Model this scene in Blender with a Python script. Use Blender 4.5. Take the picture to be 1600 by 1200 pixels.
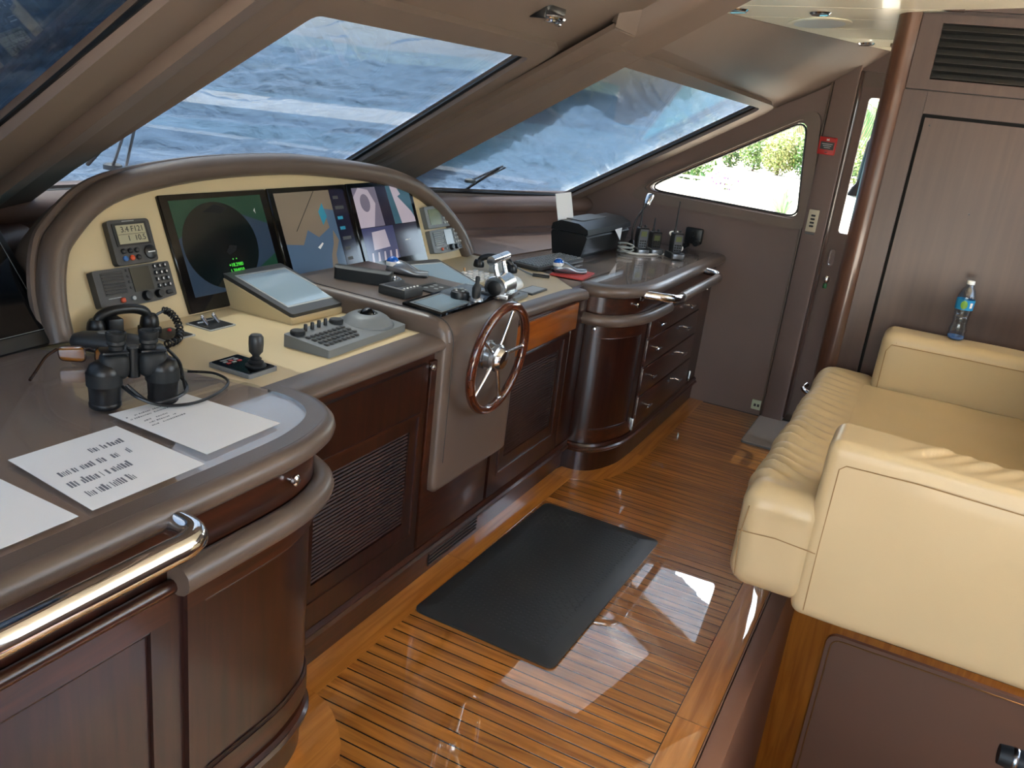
import bpy, bmesh, math, random
from mathutils import Vector, Matrix, noise
from mathutils.geometry import tessellate_polygon
random.seed(7)
for o in list(bpy.data.objects): bpy.data.objects.remove(o)
C = bpy.context.scene.collection
SC = bpy.context.scene
PI = math.pi
# ------------------------------------------------------------------ camera, sky, sun, exposure
cam = bpy.data.cameras.new('camera'); cam.lens = 1334/1600*36; cam.sensor_width = 36; cam.clip_start = .02; cam.clip_end = 400
co = bpy.data.objects.new('camera', cam); C.objects.link(co); SC.camera = co
def cam_matrix(yaw, pitch, roll, loc):
    f = Vector((math.cos(yaw)*math.cos(pitch), math.sin(yaw)*math.cos(pitch), -math.sin(pitch)))
    r = Vector((math.sin(yaw), -math.cos(yaw), 0)); d = f.cross(r)
    r2 = r*math.cos(roll) + d*math.sin(roll); d2 = d*math.cos(roll) - r*math.sin(roll)
    return Matrix(((r2.x, -d2.x, -f.x, loc[0]), (r2.y, -d2.y, -f.y, loc[1]), (r2.z, -d2.z, -f.z, loc[2]), (0, 0, 0, 1)))
co.matrix_world = cam_matrix(.437362, .326823, -.117648, (0, 0, 1.6))
w = bpy.data.worlds.new('sky'); SC.world = w; w.use_nodes = True
nt = w.node_tree; bg = nt.nodes['Background']
sky = nt.nodes.new('ShaderNodeTexSky'); sky.sky_type = 'NISHITA'; sky.sun_disc = False
sky.sun_elevation = math.radians(63); sky.sun_rotation = math.radians(40); sky.air_density = 1.0; sky.dust_density = 5.0
wm = nt.nodes.new('ShaderNodeMix'); wm.data_type = 'RGBA'; wm.blend_type = 'MULTIPLY'; wm.inputs[0].default_value = 1; wm.inputs[7].default_value = (1, .92, .80, 1)
nt.links.new(sky.outputs[0], wm.inputs[6]); nt.links.new(wm.outputs[2], bg.inputs[0]); bg.inputs[1].default_value = .95
sun = bpy.data.lights.new('sun', 'SUN'); sun.energy = 11; sun.angle = .01; sun.color = (1, .95, .86)
so = bpy.data.objects.new('sun', sun); C.objects.link(so); so.location = (6, 5, 12)
so.rotation_euler = Vector((.25, .45, 1)).to_track_quat('Z', 'Y').to_euler()
SC.view_settings.view_transform = 'Standard'; SC.view_settings.look = 'None'; SC.view_settings.gamma = 1
SC.view_settings.use_curve_mapping = False; SC.view_settings.exposure = 1.52
SC.cycles.max_bounces = 12; SC.cycles.diffuse_bounces = 5; SC.cycles.glossy_bounces = 5; SC.cycles.transparent_max_bounces = 12
SC.cycles.caustics_reflective = False; SC.cycles.caustics_refractive = False; SC.cycles.sample_clamp_indirect = 6
# ------------------------------------------------------------------ materials
def srgb(r, g, b):
    f = lambda c: (c/255/12.92) if c/255 <= .04045 else ((c/255+.055)/1.055)**2.4
    return (f(r), f(g), f(b), 1)
def mat(name, col, rough=.5, metal=0, coat=0, crough=.05, bump=0, bscale=200, var=0, vscale=6, spec=.5, aniso=None, emit=0):
    m = bpy.data.materials.new(name); m.use_nodes = True; n = m.node_tree.nodes; L = m.node_tree.links; p = n['Principled BSDF']
    col = srgb(*col); p.inputs['Base Color'].default_value = col
    p.inputs['Roughness'].default_value = rough; p.inputs['Metallic'].default_value = metal
    p.inputs['Coat Weight'].default_value = coat; p.inputs['Coat Roughness'].default_value = crough
    p.inputs['Specular IOR Level'].default_value = spec
    if emit:
        p.inputs['Emission Color'].default_value = col; p.inputs['Emission Strength'].default_value = emit
    if bump or var:
        tc = n.new('ShaderNodeTexCoord')
    if var:
        ns = n.new('ShaderNodeTexNoise'); ns.inputs['Scale'].default_value = vscale; ns.inputs['Detail'].default_value = 4
        L.new(tc.outputs['Object'], ns.inputs['Vector'])
        mx = n.new('ShaderNodeMix'); mx.data_type = 'RGBA'; mx.inputs[6].default_value = tuple(c*(1-var) for c in col[:3])+(1,)
        mx.inputs[7].default_value = tuple(min(1, c*(1+var)) for c in col[:3])+(1,)
        L.new(ns.outputs['Fac'], mx.inputs[0]); L.new(mx.outputs[2], p.inputs['Base Color'])
    if bump:
        b = n.new('ShaderNodeTexNoise'); b.inputs['Scale'].default_value = bscale; b.inputs['Detail'].default_value = 3
        L.new(tc.outputs['Object'], b.inputs['Vector']); bp = n.new('ShaderNodeBump'); bp.inputs['Strength'].default_value = bump
        bp.inputs['Distance'].default_value = .002
        L.new(b.outputs['Fac'], bp.inputs['Height']); L.new(bp.outputs[0], p.inputs['Normal'])
    return m
def wood(name, c1, c2, rough=.3, coat=.6, crough=.08, grain=(1, 12, 12), scale=6, wavy=0, wscale=3, per_object=0):
    m = bpy.data.materials.new(name); m.use_nodes = True; n = m.node_tree.nodes; L = m.node_tree.links; p = n['Principled BSDF']
    tc = n.new('ShaderNodeTexCoord'); mp = n.new('ShaderNodeMapping'); mp.inputs['Scale'].default_value = grain
    L.new(tc.outputs['Object'], mp.inputs[0])
    if per_object:
        oi = n.new('ShaderNodeObjectInfo'); ml = n.new('ShaderNodeMath'); ml.operation = 'MULTIPLY'; ml.inputs[1].default_value = 40
        L.new(oi.outputs['Random'], ml.inputs[0]); cb = n.new('ShaderNodeCombineXYZ'); L.new(ml.outputs[0], cb.inputs[0]); L.new(ml.outputs[0], cb.inputs[2])
        L.new(cb.outputs[0], mp.inputs['Location'])
    ns = n.new('ShaderNodeTexNoise'); ns.inputs['Scale'].default_value = scale; ns.inputs['Detail'].default_value = 6; ns.inputs['Distortion'].default_value = .6
    L.new(mp.outputs[0], ns.inputs['Vector'])
    cr = n.new('ShaderNodeValToRGB'); cr.color_ramp.elements[0].position = .3; cr.color_ramp.elements[1].position = .72
    cr.color_ramp.elements[0].color = srgb(*c1); cr.color_ramp.elements[1].color = srgb(*c2); L.new(ns.outputs['Fac'], cr.inputs[0])
    if per_object:
        hs = n.new('ShaderNodeHueSaturation'); mr = n.new('ShaderNodeMapRange'); mr.inputs[3].default_value = 1-per_object; mr.inputs[4].default_value = 1+per_object
        L.new(oi.outputs['Random'], mr.inputs[0]); L.new(mr.outputs[0], hs.inputs['Value']); L.new(cr.outputs[0], hs.inputs['Color']); L.new(hs.outputs[0], p.inputs['Base Color'])
    else: L.new(cr.outputs[0], p.inputs['Base Color'])
    p.inputs['Roughness'].default_value = rough; p.inputs['Coat Weight'].default_value = coat; p.inputs['Coat Roughness'].default_value = crough
    if wavy:
        p.inputs['Coat IOR'].default_value = 2.4
        g = n.new('ShaderNodeNewGeometry'); b = n.new('ShaderNodeTexNoise'); b.inputs['Scale'].default_value = wscale; b.inputs['Detail'].default_value = 2
        L.new(g.outputs['Position'], b.inputs['Vector']); bp = n.new('ShaderNodeBump'); bp.inputs['Strength'].default_value = wavy; bp.inputs['Distance'].default_value = .01
        L.new(b.outputs['Fac'], bp.inputs['Height']); L.new(bp.outputs[0], p.inputs['Coat Normal'])
    return m
def glass(name, tint=(1, 1, 1), gloss=.08, rough=0.0, refl=.9):
    m = bpy.data.materials.new(name); m.use_nodes = True; n = m.node_tree.nodes; L = m.node_tree.links; n.remove(n['Principled BSDF'])
    t = n.new('ShaderNodeBsdfTransparent'); t.inputs[0].default_value = tint+(1,); g = n.new('ShaderNodeBsdfGlossy'); g.inputs['Roughness'].default_value = rough
    fr = n.new('ShaderNodeLayerWeight'); fr.inputs[0].default_value = .5; pw = n.new('ShaderNodeMath'); pw.operation = 'POWER'; pw.inputs[1].default_value = 4.5; L.new(fr.outputs['Facing'], pw.inputs[0])
    ad = n.new('ShaderNodeMath'); ad.operation = 'MULTIPLY_ADD'; ad.inputs[1].default_value = refl; ad.inputs[2].default_value = gloss; ad.use_clamp = True; fr = pw
    L.new(fr.outputs[0], ad.inputs[0]); mx = n.new('ShaderNodeMixShader'); L.new(ad.outputs[0], mx.inputs[0]); L.new(t.outputs[0], mx.inputs[1]); L.new(g.outputs[0], mx.inputs[2])
    L.new(mx.outputs[0], n['Material Output'].inputs[0]); return m
M = dict(
 leather=mat('brown_leather', (99, 85, 76), .33, bump=.12, bscale=350, var=.08),
 liner=mat('headliner_leather', (118, 104, 95), .5, bump=.1, bscale=300, var=.06),
 wall=mat('wall_leather', (124, 106, 100), .55, bump=.1, bscale=300, var=.06),
 stairl=mat('stair_leather_warmed', (142, 102, 80), .45, bump=.1, bscale=300),  # brown leather copy, colour warmed to offset bluish light in the stairwell
 table=mat('table_leather_veiled', (186, 162, 149), .45, bump=.1, bscale=300),  # pale tone stands in for window reflections veiling the glass top
 dash=mat('dash_leather', (124, 100, 90), .4, bump=.1, bscale=300),
 mahog=wood('mahogany', (30, 12, 7), (54, 24, 14), .32, .35, .1, (9, 9, .7), 5),
 mahog_h=wood('mahogany_crossgrain', (38, 16, 9), (72, 34, 18), .32, .4, .1, (.7, 9, 9), 5),
 mahog_l=wood('lit_mahogany', (160, 86, 22), (198, 118, 40), .3, .7, .06, (9, 9, .8), 4),  # mahogany copy, brightened in colour for light coming up the stairs
 mahog_s=wood('louvre_wood', (34, 16, 10), (62, 32, 20), .4, .1, .1, (.7, 9, 9), 5), mahog_lit_h=wood('lit_mahogany_rail', (132, 66, 18), (176, 98, 34), .3, .7, .06, (.8, 9, 9), 4),  # the rail wood is a mahogany copy with orange light in its colour
 pilaster=wood('pilaster_wood', (70, 45, 34), (104, 72, 55), .28, .5, .08, (9, 9, .5), 4),
 locker=wood('locker_wood', (64, 44, 36), (72, 51, 42), .38, .08, .15, (9, 9, .5), 4),
 teak=wood('teak_plank', (140, 82, 24), (212, 140, 60), .3, 1.0, .012, (10, .6, 10), 5, wavy=.12, wscale=2.2, per_object=.14),
 teak_b=wood('teak_border', (172, 104, 38), (212, 142, 64), .3, 1.0, .012, (.6, 10, 10), 5, wavy=.12, wscale=2.2, per_object=.05),
 caulk=wood('black_caulk', (14, 11, 9), (24, 18, 15), .4, 1.0, .012, (1, 1, 1), 5, wavy=.12, wscale=2.2),
 beige=mat('beige_leather', (205, 186, 146), .45, bump=.06, bscale=300),
 sofa=mat('cream_leather', (196, 175, 137), .36, bump=.12, bscale=260, var=.05, vscale=4),
 seam=mat('seam_thread', (150, 118, 78), .7),
 cream=mat('cream_gloss_board', (240, 236, 214), .3, coat=.3, crough=.06),
 black=mat('black_plastic', (20, 21, 23), .35), blackg=mat('black_gloss', (9, 10, 12), .06), rubber=mat('black_rubber', (26, 28, 30), .55),
 dgrey=mat('dark_grey_plastic', (58, 58, 58), .4), grey=mat('grey_plastic', (112, 116, 118), .45), lgrey=mat('light_grey_plastic', (164, 168, 168), .4),
 white=mat('white_plastic', (232, 232, 228), .4), ivory=mat('ivory_plastic', (222, 214, 190), .45),
 chrome=mat('chrome', (225, 225, 228), .06, 1), steel=mat('satin_steel', (190, 192, 194), .25, 1),
 lcd=mat('lcd_screen', (172, 168, 142), .2), lcdg=mat('green_lcd', (110, 118, 84), .2), ink=mat('black_ink', (14, 14, 14), .6), wink=mat('white_ink', (225, 225, 225), .6),
 paper=mat('white_paper', (245, 246, 247), .8), red=mat('red_plastic', (190, 40, 40), .4), redpad=mat('red_card', (196, 62, 54), .6), orange=mat('orange_button', (205, 80, 40), .4),
 blue=mat('blue_ball', (16, 92, 190), .08, coat=1), silver=mat('silver_plastic', (150, 156, 164), .25, .6),
 doormat=mat('grey_doormat', (168, 160, 152), .7, bump=.3, bscale=500), void=mat('vent_void', (6, 6, 6), .9),
 tabletop=mat('tablet_screen', (150, 172, 186), .08, coat=.5), frost=mat('frosted_light', (205, 212, 214), .3),
 brass=mat('brass_trim', (190, 140, 90), .3, .8), gasket=mat('black_gasket', (10, 10, 11), .4),
 amber=mat('amber_lens', (150, 92, 24), .1, coat=1), tort=mat('tortoise_frame', (60, 34, 20), .2),
 plasticb=mat('blue_label', (40, 140, 190), .35), greenl=mat('green_label', (120, 170, 60), .35),
)
M['glass'] = glass('window_glass', (.95, .98, .98), .03, 0, .42)
M['tglass'] = glass('table_glass', (.97, .98, .98), .09, .015)
M['bottle'] = glass('clear_bottle_plastic', (.80, .88, .93), .10, .03)
# ------------------------------------------------------------------ mesh builder
class MB:
    def __init__(s): s.v = []; s.f = []
    def add(s, vs, fs):
        k = len(s.v); s.v += [tuple(v) for v in vs]; s.f += [tuple(i+k for i in f) for f in fs]; return s
    def bm(s, b, mx=None):
        b.verts.ensure_lookup_table(); b.verts.index_update()
        vs = [mx @ v.co if mx else v.co for v in b.verts]; s.add(vs, [[v.index for v in f.verts] for f in b.faces]); b.free(); return s
    def box(s, c, d, mx=None):
        x, y, z = d[0]/2, d[1]/2, d[2]/2
        vs = [Vector((i*x, j*y, k*z)) for i in (-1, 1) for j in (-1, 1) for k in (-1, 1)]
        vs = [(mx @ v if mx else v)+Vector(c) for v in vs]
        return s.add(vs, [(0, 1, 3, 2), (4, 6, 7, 5), (0, 4, 5, 1), (2, 3, 7, 6), (0, 2, 6, 4), (1, 5, 7, 3)])
    def bb(s, x0, x1, y0, y1, z0, z1): return s.box(((x0+x1)/2, (y0+y1)/2, (z0+z1)/2), (x1-x0, y1-y0, z1-z0))
    def rbox(s, c, d, r, seg=2, mx=None):
        b = bmesh.new(); bmesh.ops.create_cube(b, size=1); bmesh.ops.scale(b, vec=d, verts=b.verts)
        bmesh.ops.bevel(b, geom=list(b.edges)+list(b.verts), offset=min(r, min(d)*.49), segments=seg, affect='EDGES', profile=.5)
        m = Matrix.Translation(c)
        if mx: m = m @ mx.to_4x4()
        return s.bm(b, m)
    def rbb(s, x0, x1, y0, y1, z0, z1, r, seg=2): return s.rbox(((x0+x1)/2, (y0+y1)/2, (z0+z1)/2), (x1-x0, y1-y0, z1-z0), r, seg)
    def ring(s, rings, closed=False, caps=True):
        n = len(rings[0]); k = len(s.v); fs = []
        for r in rings: s.v += [tuple(p) for p in r]
        R = len(rings)
        for i in range(R if closed else R-1):
            a = k+i*n; b = k+((i+1) % R)*n
            for j in range(n): fs.append((a+j, a+(j+1) % n, b+(j+1) % n, b+j))
        if caps and not closed: fs += [tuple(k+j for j in reversed(range(n))), tuple(k+(R-1)*n+j for j in range(n))]
        s.f += fs; return s
    def tube(s, pts, r, n=10, closed=False, caps=True):
        P = [Vector(p) for p in pts]; R = r if isinstance(r, (list, tuple)) else [r]*len(P); rings = []; up = None
        for i, p in enumerate(P):
            if closed: t = P[(i+1) % len(P)]-P[i-1]
            else: t = P[min(i+1, len(P)-1)]-P[max(i-1, 0)]
            t.normalize()
            if up is None: up = Vector((0, 0, 1)) if abs(t.z) < .9 else Vector((1, 0, 0))
            a = t.cross(up)
            if a.length < 1e-6: a = t.orthogonal()
            a.normalize(); up = a.cross(t).normalized()
            rings.append([p+(a*math.cos(q)+up*math.sin(q))*R[i] for q in [2*PI*j/n for j in range(n)]])
        return s.ring(rings, closed, caps)
    def cyl(s, a, b, r, r2=None, n=16): return s.tube([a, b], [r, r if r2 is None else r2], n)
    def lathe(s, prof, n=20, c=(0, 0, 0), mx=None):
        rings = []
        for r, z in prof:
            ring = []
            for j in range(n):
                p = Vector((r*math.cos(2*PI*j/n), r*math.sin(2*PI*j/n), z)); ring.append((mx @ p if mx else p)+Vector(c))
            rings.append(ring)
        return s.ring(rings)
    def ball(s, c, r, sc=(1, 1, 1), n=12, mx=None):
        b = bmesh.new(); bmesh.ops.create_uvsphere(b, u_segments=n+4, v_segments=n, radius=r)
        m = Matrix.Translation(c)
        if mx: m = m @ mx.to_4x4()
        return s.bm(b, m @ Matrix.Diagonal((*sc, 1)))
    def plate(s, outer, fn, w0, w1, holes=()):
        loops = [list(outer)]+[list(h) for h in holes]; flat = [p for l in loops for p in l]; N = len(flat)
        tri = tessellate_polygon([[Vector((p[0], p[1], 0)) for p in l] for l in loops])
        k = len(s.v); s.v += [tuple(fn(p[0], p[1], w0)) for p in flat]+[tuple(fn(p[0], p[1], w1)) for p in flat]
        for t in tri: s.f += [tuple(k+i for i in t), tuple(k+N+i for i in reversed(t))]
        b = 0
        for l in loops:
            n = len(l)
            for i in range(n): j = (i+1) % n; s.f.append((k+b+i, k+b+j, k+N+b+j, k+N+b+i))
            b += n
        return s
    def sweep(s, path, prof, cap=True):          # prof = closed polygon of (outward offset, z); outward = right of travel
        rings = []; n = len(path)
        for i, p in enumerate(path):
            a = Vector(path[max(i-1, 0)][:2]); b = Vector(path[min(i+1, n-1)][:2]); t = (b-a).normalized(); nm = Vector((t.y, -t.x))
            rings.append([(p[0]+nm.x*o, p[1]+nm.y*o, z) for o, z in prof])
        return s.ring(rings, False, cap)
    def grid(s, fn, nu, nv):
        k = len(s.v)
        for i in range(nu+1):
            for j in range(nv+1): s.v.append(tuple(fn(i/nu, j/nv)))
        for i in range(nu):
            for j in range(nv): a = k+i*(nv+1)+j; s.f.append((a, a+nv+1, a+nv+2, a+1))
        return s
def flat(x, y, w): return (x, y, w)
def rpoly(pts, r, seg=5):
    out = []; n = len(pts); R = r if isinstance(r, (list, tuple)) else [r]*n
    for i in range(n):
        p = Vector(pts[i]); a = Vector(pts[i-1])-p; b = Vector(pts[(i+1) % n])-p; la, lb = a.length, b.length; a.normalize(); b.normalize()
        ang = a.angle(b); d = min(R[i]/math.tan(ang/2), la*.48, lb*.48)
        p0, p1 = p+a*d, p+b*d
        for k in range(seg+1):
            t = k/seg; out.append(tuple((p0*(1-t)+p*t)*(1-t)+(p*(1-t)+p1*t)*t))
    return out
def rect(x0, x1, y0, y1): return [(x0, y0), (x1, y0), (x1, y1), (x0, y1)]
def spline(pts, per=6):
    P = [Vector(p) for p in pts]; out = []
    for i in range(len(P)-1):
        a = P[max(i-1, 0)]; b = P[i]; c = P[i+1]; d = P[min(i+2, len(P)-1)]
        for k in range(per):
            t = k/per; out.append(tuple(.5*((2*b)+(c-a)*t+(2*a-5*b+4*c-d)*t*t+(3*b-a-3*c+d)*t**3)))
    out.append(tuple(P[-1])); return out
def root(o):
    while o.parent: o = o.parent
    return o
def O(name, mb, m, par=None, w=False, label=None, sharp=38, smooth=True):
    me = bpy.data.meshes.new(name); vs = mb.v
    if w and par is not None:
        l = root(par).location; vs = [(v[0]-l[0], v[1]-l[1], v[2]-l[2]) for v in vs]
    me.from_pydata(vs, [], mb.f); me.update()
    b = bmesh.new(); b.from_mesh(me); bmesh.ops.recalc_face_normals(b, faces=b.faces); b.to_mesh(me); b.free()
    if smooth:
        me.polygons.foreach_set('use_smooth', [True]*len(me.polygons)); me.set_sharp_from_angle(angle=math.radians(sharp))
    me.materials.append(M[m] if isinstance(m, str) else m)
    o = bpy.data.objects.new(name, me); C.objects.link(o)
    if par is not None: o.parent = par
    if label: o['label'] = label
    return o
def T(name, label, cat, loc=(0, 0, 0), rz=0, group=None):
    o = bpy.data.objects.new(name, None); C.objects.link(o); o.empty_display_size = .05; o.location = loc; o.rotation_euler = (0, 0, rz)
    o['label'] = label; o['category'] = cat
    if group: o['group'] = group
    return o
def tag(o, label, cat, group=None):
    o['label'] = label; o['category'] = cat
    if group: o['group'] = group
    return o
def S(name, mb, m, par=None, **k):
    o = O(name, mb, m, par, **k)
    if par is None: o['kind'] = 'structure'
    return o
def dup(src, loc, rz=None, label=None, tilt=None):
    r = src.copy(); C.objects.link(r); r.location = loc
    if rz is not None: r.rotation_euler = (0, 0, rz)
    if label: r['label'] = label
    def rec(a, b):
        for ch in a.children:
            c = ch.copy(); C.objects.link(c); c.parent = b; rec(ch, c)
    rec(src, r); return r
def pieces(name, mb, m, par, locs, rots=None):
    first = None; out = []
    for i, l in enumerate(locs):
        if first is None: o = first = O(name, mb, m, par)
        else: o = first.copy(); C.objects.link(o)
        o.location = l
        if rots: o.rotation_euler = rots[i]
        out.append(o)
    return out
def text(body, size, fn, par, m, name='lettering', ext=.0004, align='CENTER'):
    c = bpy.data.curves.new(name, 'FONT'); c.body = body; c.size = size; c.extrude = ext; c.align_x = align; c.align_y = 'CENTER'; c.resolution_u = 3
    f = bpy.data.objects.new(name, c); C.objects.link(f); me = bpy.data.meshes.new_from_object(f); me.name = name; bpy.data.objects.remove(f)
    o = bpy.data.objects.new(name, me); C.objects.link(o); me.materials.clear(); me.materials.append(M[m] if isinstance(m, str) else m); o.parent = par; o.matrix_local = fn; return o
def rcushion(c, d, r, n, disp=None):
    mb = MB(); h = Vector(d)/2; nx, ny, nz = n; inner = Vector((h.x-r, h.y-r, h.z-r))
    def face(fu):
        def f(u, v):
            p = Vector(fu(u, v)); q = Vector((max(-inner.x, min(inner.x, p.x)), max(-inner.y, min(inner.y, p.y)), max(-inner.z, min(inner.z, p.z))))
            e = p-q; e = e.normalized() if e.length > 1e-9 else Vector((0, 0, 1)); p = q+e*r
            p = p+Vector(c)
            return p+e*disp(p, e) if disp else p
        return f
    L = lambda t, k: (2*t-1)*k
    for sg in (-1, 1):
        mb.grid(face(lambda u, v: (L(u, h.x), L(v, h.y), sg*h.z)), nx, ny)
        mb.grid(face(lambda u, v: (L(u, h.x), sg*h.y, L(v, h.z))), nx, nz)
        mb.grid(face(lambda u, v: (sg*h.x, L(u, h.y), L(v, h.z))), ny, nz)
    b = bmesh.new(); me = bpy.data.meshes.new('t'); me.from_pydata(mb.v, [], mb.f); b.from_mesh(me); bmesh.ops.remove_doubles(b, verts=b.verts, dist=1e-5); bpy.data.meshes.remove(me)
    return MB().bm(b)
# ------------------------------------------------------------------ the room shell
def planefn(px, py, pz, gx, gy):                 # plane z = pz - gx*(x-px) - gy*(y-py); w runs into the cabin
    n = -Vector((gx, gy, 1)).normalized()
    def f(x, y, w): return (x+n.x*w, y+n.y*w, pz-gx*(x-px)-gy*(y-py)+n.z*w)
    return f
PC = planefn(2.45, 2.54, 1.163, 0, .6)
PF = planefn(4.70, 2.014, 1.082, .23, .602)
PN = planefn(.20, 2.014, 1.082, -.23, .602)
mir = lambda pts: [(4.9-x, y) for x, y in reversed(pts)]
def ceilz(x, y): return 2.0+.105*((x-3.6)*-.436+(y-1.04)*-.9)
fl = MB().bb(.6, 4.95, .235, 1.7, -.05, -.0003).bb(3.56, 4.95, -1.7, .235, -.05, -.0003).bb(-1.4, .6, -1.7, 1.7, -.05, -.004)
floor = S('floor', fl, 'caulk')
def nb(x): return 1.0 if x < 1.40 else (1.02+(x-1.40)/.10*.09 if x < 1.5 else 1.12+(x-1.5)/.06*.08 if x < 1.56 else 1.203)
FB = [(3.30, 1.203), (3.335, 1.14), (3.37, 1.095), (3.44, 1.06), (3.53, 1.035), (3.65, 1.018), (3.79, 1.01), (4.9, 1.005)]
def fb(x):
    if x < 3.30: return nb(x)
    for a, b in zip(FB, FB[1:]):
        if x <= b[0]: return a[1]+(b[1]-a[1])*(x-a[0])/(b[0]-a[0])
    return 1.0
x = .9; PITCH = .0463
while x < 4.83:
    y0 = .332 if x < 3.6 else -1.2
    y1 = min(fb(x+.004), fb(x+.042))
    if 1.36 < x < 1.58 or 3.26 < x < 3.8: y1 = max(fb(x+.004), fb(x+.042))
    S('plank', MB().rbb(x+.0022, x+PITCH-.0022, y0+.002, y1, -.02, 0, .0003, 1), 'teak', floor); x += PITCH
def board(pts, z=.0006): S('border_board', MB().plate(pts, flat, -.02, z), 'teak_b', floor)
board(rect(.9, 2.05, .236, .331)); board(rect(2.053, 3.2, .236, .331)); board(rect(3.203, 3.598, .236, .331))
board([(1.552, 1.3), (1.552, 1.2), (2.4, 1.204), (2.4, 1.31), (1.552, 1.31)]); board([(2.402, 1.31), (2.402, 1.204), (3.298, 1.204), (3.298, 1.31)])
board([(.9, 1.0), (1.395, 1.0), (1.44, 1.03), (1.485, 1.075), (1.52, 1.12), (1.545, 1.165), (1.551, 1.2), (1.551, 1.31), (.9, 1.31)])
board([(x_, y_) for x_, y_ in FB[:-1]]+[(3.79, 1.2), (3.3, 1.31)]); board(rect(3.792, 4.86, 1.006, 1.2))
# stairwell going down beside the camera
S('wall_stairwell_front', MB().rbb(-.2, 3.62, .17, .229, -2.2, -.001, .006).bb(1.0, 3.62, .2305, .2345, -.02, .001), 'stairl')
S('wall_stairwell_end', MB().bb(3.56, 3.62, -1.75, .172, -2.2, -.002), 'mahog_l')
S('trim_stairwell_panel', MB().plate(rpoly(rect(-1.6, .012, -1.75, -.45), .05), lambda u, v, w_: (3.56-w_, u, v), 0, .022), 'stairl')
e = [(3.538, p, q) for p, q in rpoly(rect(-1.58, -.008, -1.73, -.47), .045)]
S('trim_stairwell_piping', MB().tube(e, .0035, 6, True), 'brass')
S('wall_back', MB().bb(-1.4, 3.9, -1.80, -1.75, -2.2, .95).bb(-1.4, 1.9, -1.80, -1.75, .95, 2.2).bb(3.7, 3.9, -1.80, -1.75, .95, 2.2), 'wall')  # unseen aft opening added to let fill daylight reach the console
st = S('floor_stairwell', MB().bb(-.2, 3.6, -1.7, .2, -2.25, -2.2), 'dgrey')
for k in range(6): S('step', MB().rbb(1.35+k*.27, 1.64+k*.27, -1.5, .165, -.32-k*.3, -.29-k*.3, .006), 'teak_b', st)
# starboard wall with its triangular window
XW = 4.85
wf = lambda y, z, w_: (XW+w_, y, z)
tri = [(.70, 1.135), (1.60, 1.160), (.752, 1.645)]
hole = rpoly(tri, [.05, .035, .05], 6)
outer = [(.66, 0), (2.7, 0), (2.7, .66), (2.05, 1.05), (.75, 1.83), (.66, 1.88)]
S('wall_right', MB().plate(outer, wf, .0, .05, [hole]), 'wall')
lipo = rpoly([(.635, 1.075), (1.73, 1.098), (.69, 1.72)], [.07, .06, .07], 6)
lipi = rpoly([(.692, 1.129), (1.625, 1.155), (.744, 1.66)], [.05, .035, .05], 6)
w4 = S('window_4', MB().plate(lipo, wf, -.028, .002, [lipi]), 'liner')
S('rubber_seal', MB().tube([(XW+.012, p, q) for p, q in rpoly([(.705, 1.141), (1.58, 1.164), (.757, 1.636)], [.05, .035, .05], 6)], .006, 6, True), 'gasket', w4)
S('pane', MB().plate(rpoly([(.695, 1.13), (1.615, 1.156), (.748, 1.652)], .04), wf, .03, .036), 'glass', w4)
S('trim_1', MB().rbb(4.815, 4.95, .545, .662, -.004, 1.93, .012), 'wall'); S('trim_jamb_glare', MB().rbb(4.83, 4.925, .532, .5455, .03, 1.9, .004), 'locker')  # second strip is added to stand in for glare on the jamb
S('trim_2', MB().rbb(4.83, 4.87, .664, .676, 0, 1.86, .004), 'leather')
S('wall_right_aft', MB().bb(4.99, 5.05, -1.7, .15, -.05, 2.1).bb(4.96, 5.05, .15, .66, 1.86, 2.1).bb(4.86, 4.99, -1.7, .545, 1.9, 2.1), 'wall')
# sliding side door with its window
d1 = S('door_1', MB().plate(rect(-.5, .56, .03, 1.9), lambda y, z, w_: (4.93+w_, y, z), 0, .035, [rpoly(rect(.12, .49, 1.085, 1.78), .02)]), 'wall')
S('pane', MB().plate(rect(.115, .495, 1.08, 1.785), lambda y, z, w_: (4.945+w_, y, z), 0, .005), 'glass', d1)
S('door_handle', MB().plate(rpoly(rect(.478, .508, .905, .995), .0145, 6), lambda y, z, w_: (4.93-w_, y, z), 0, .006, [rpoly(rect(.484, .502, .912, .988), .0085, 6)]).bb(4.9285, 4.9295, .484, .502, .912, .988), 'chrome', d1)
S('door_lock', MB().lathe([(.018, 0), (.018, .004), (.012, .007), (.004, .009)], 18, (4.93, .492, .83), Matrix.Rotation(-PI/2, 3, 'Y')), 'chrome', d1)
S('lock_tag', MB().rbb(4.922, 4.929, .482, .502, .78, .808, .003), mat('green_tag', (20, 110, 60), .4), d1)
S('threshold', MB().rbb(4.9, 4.96, -.5, .545, -.004, .03, .008), 'leather', d1)
S('edge_strip', MB().bb(4.921, 4.9295, .395, .40, .1, .98), mat('blue_edge', (40, 44, 110), .3), d1)
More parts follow.
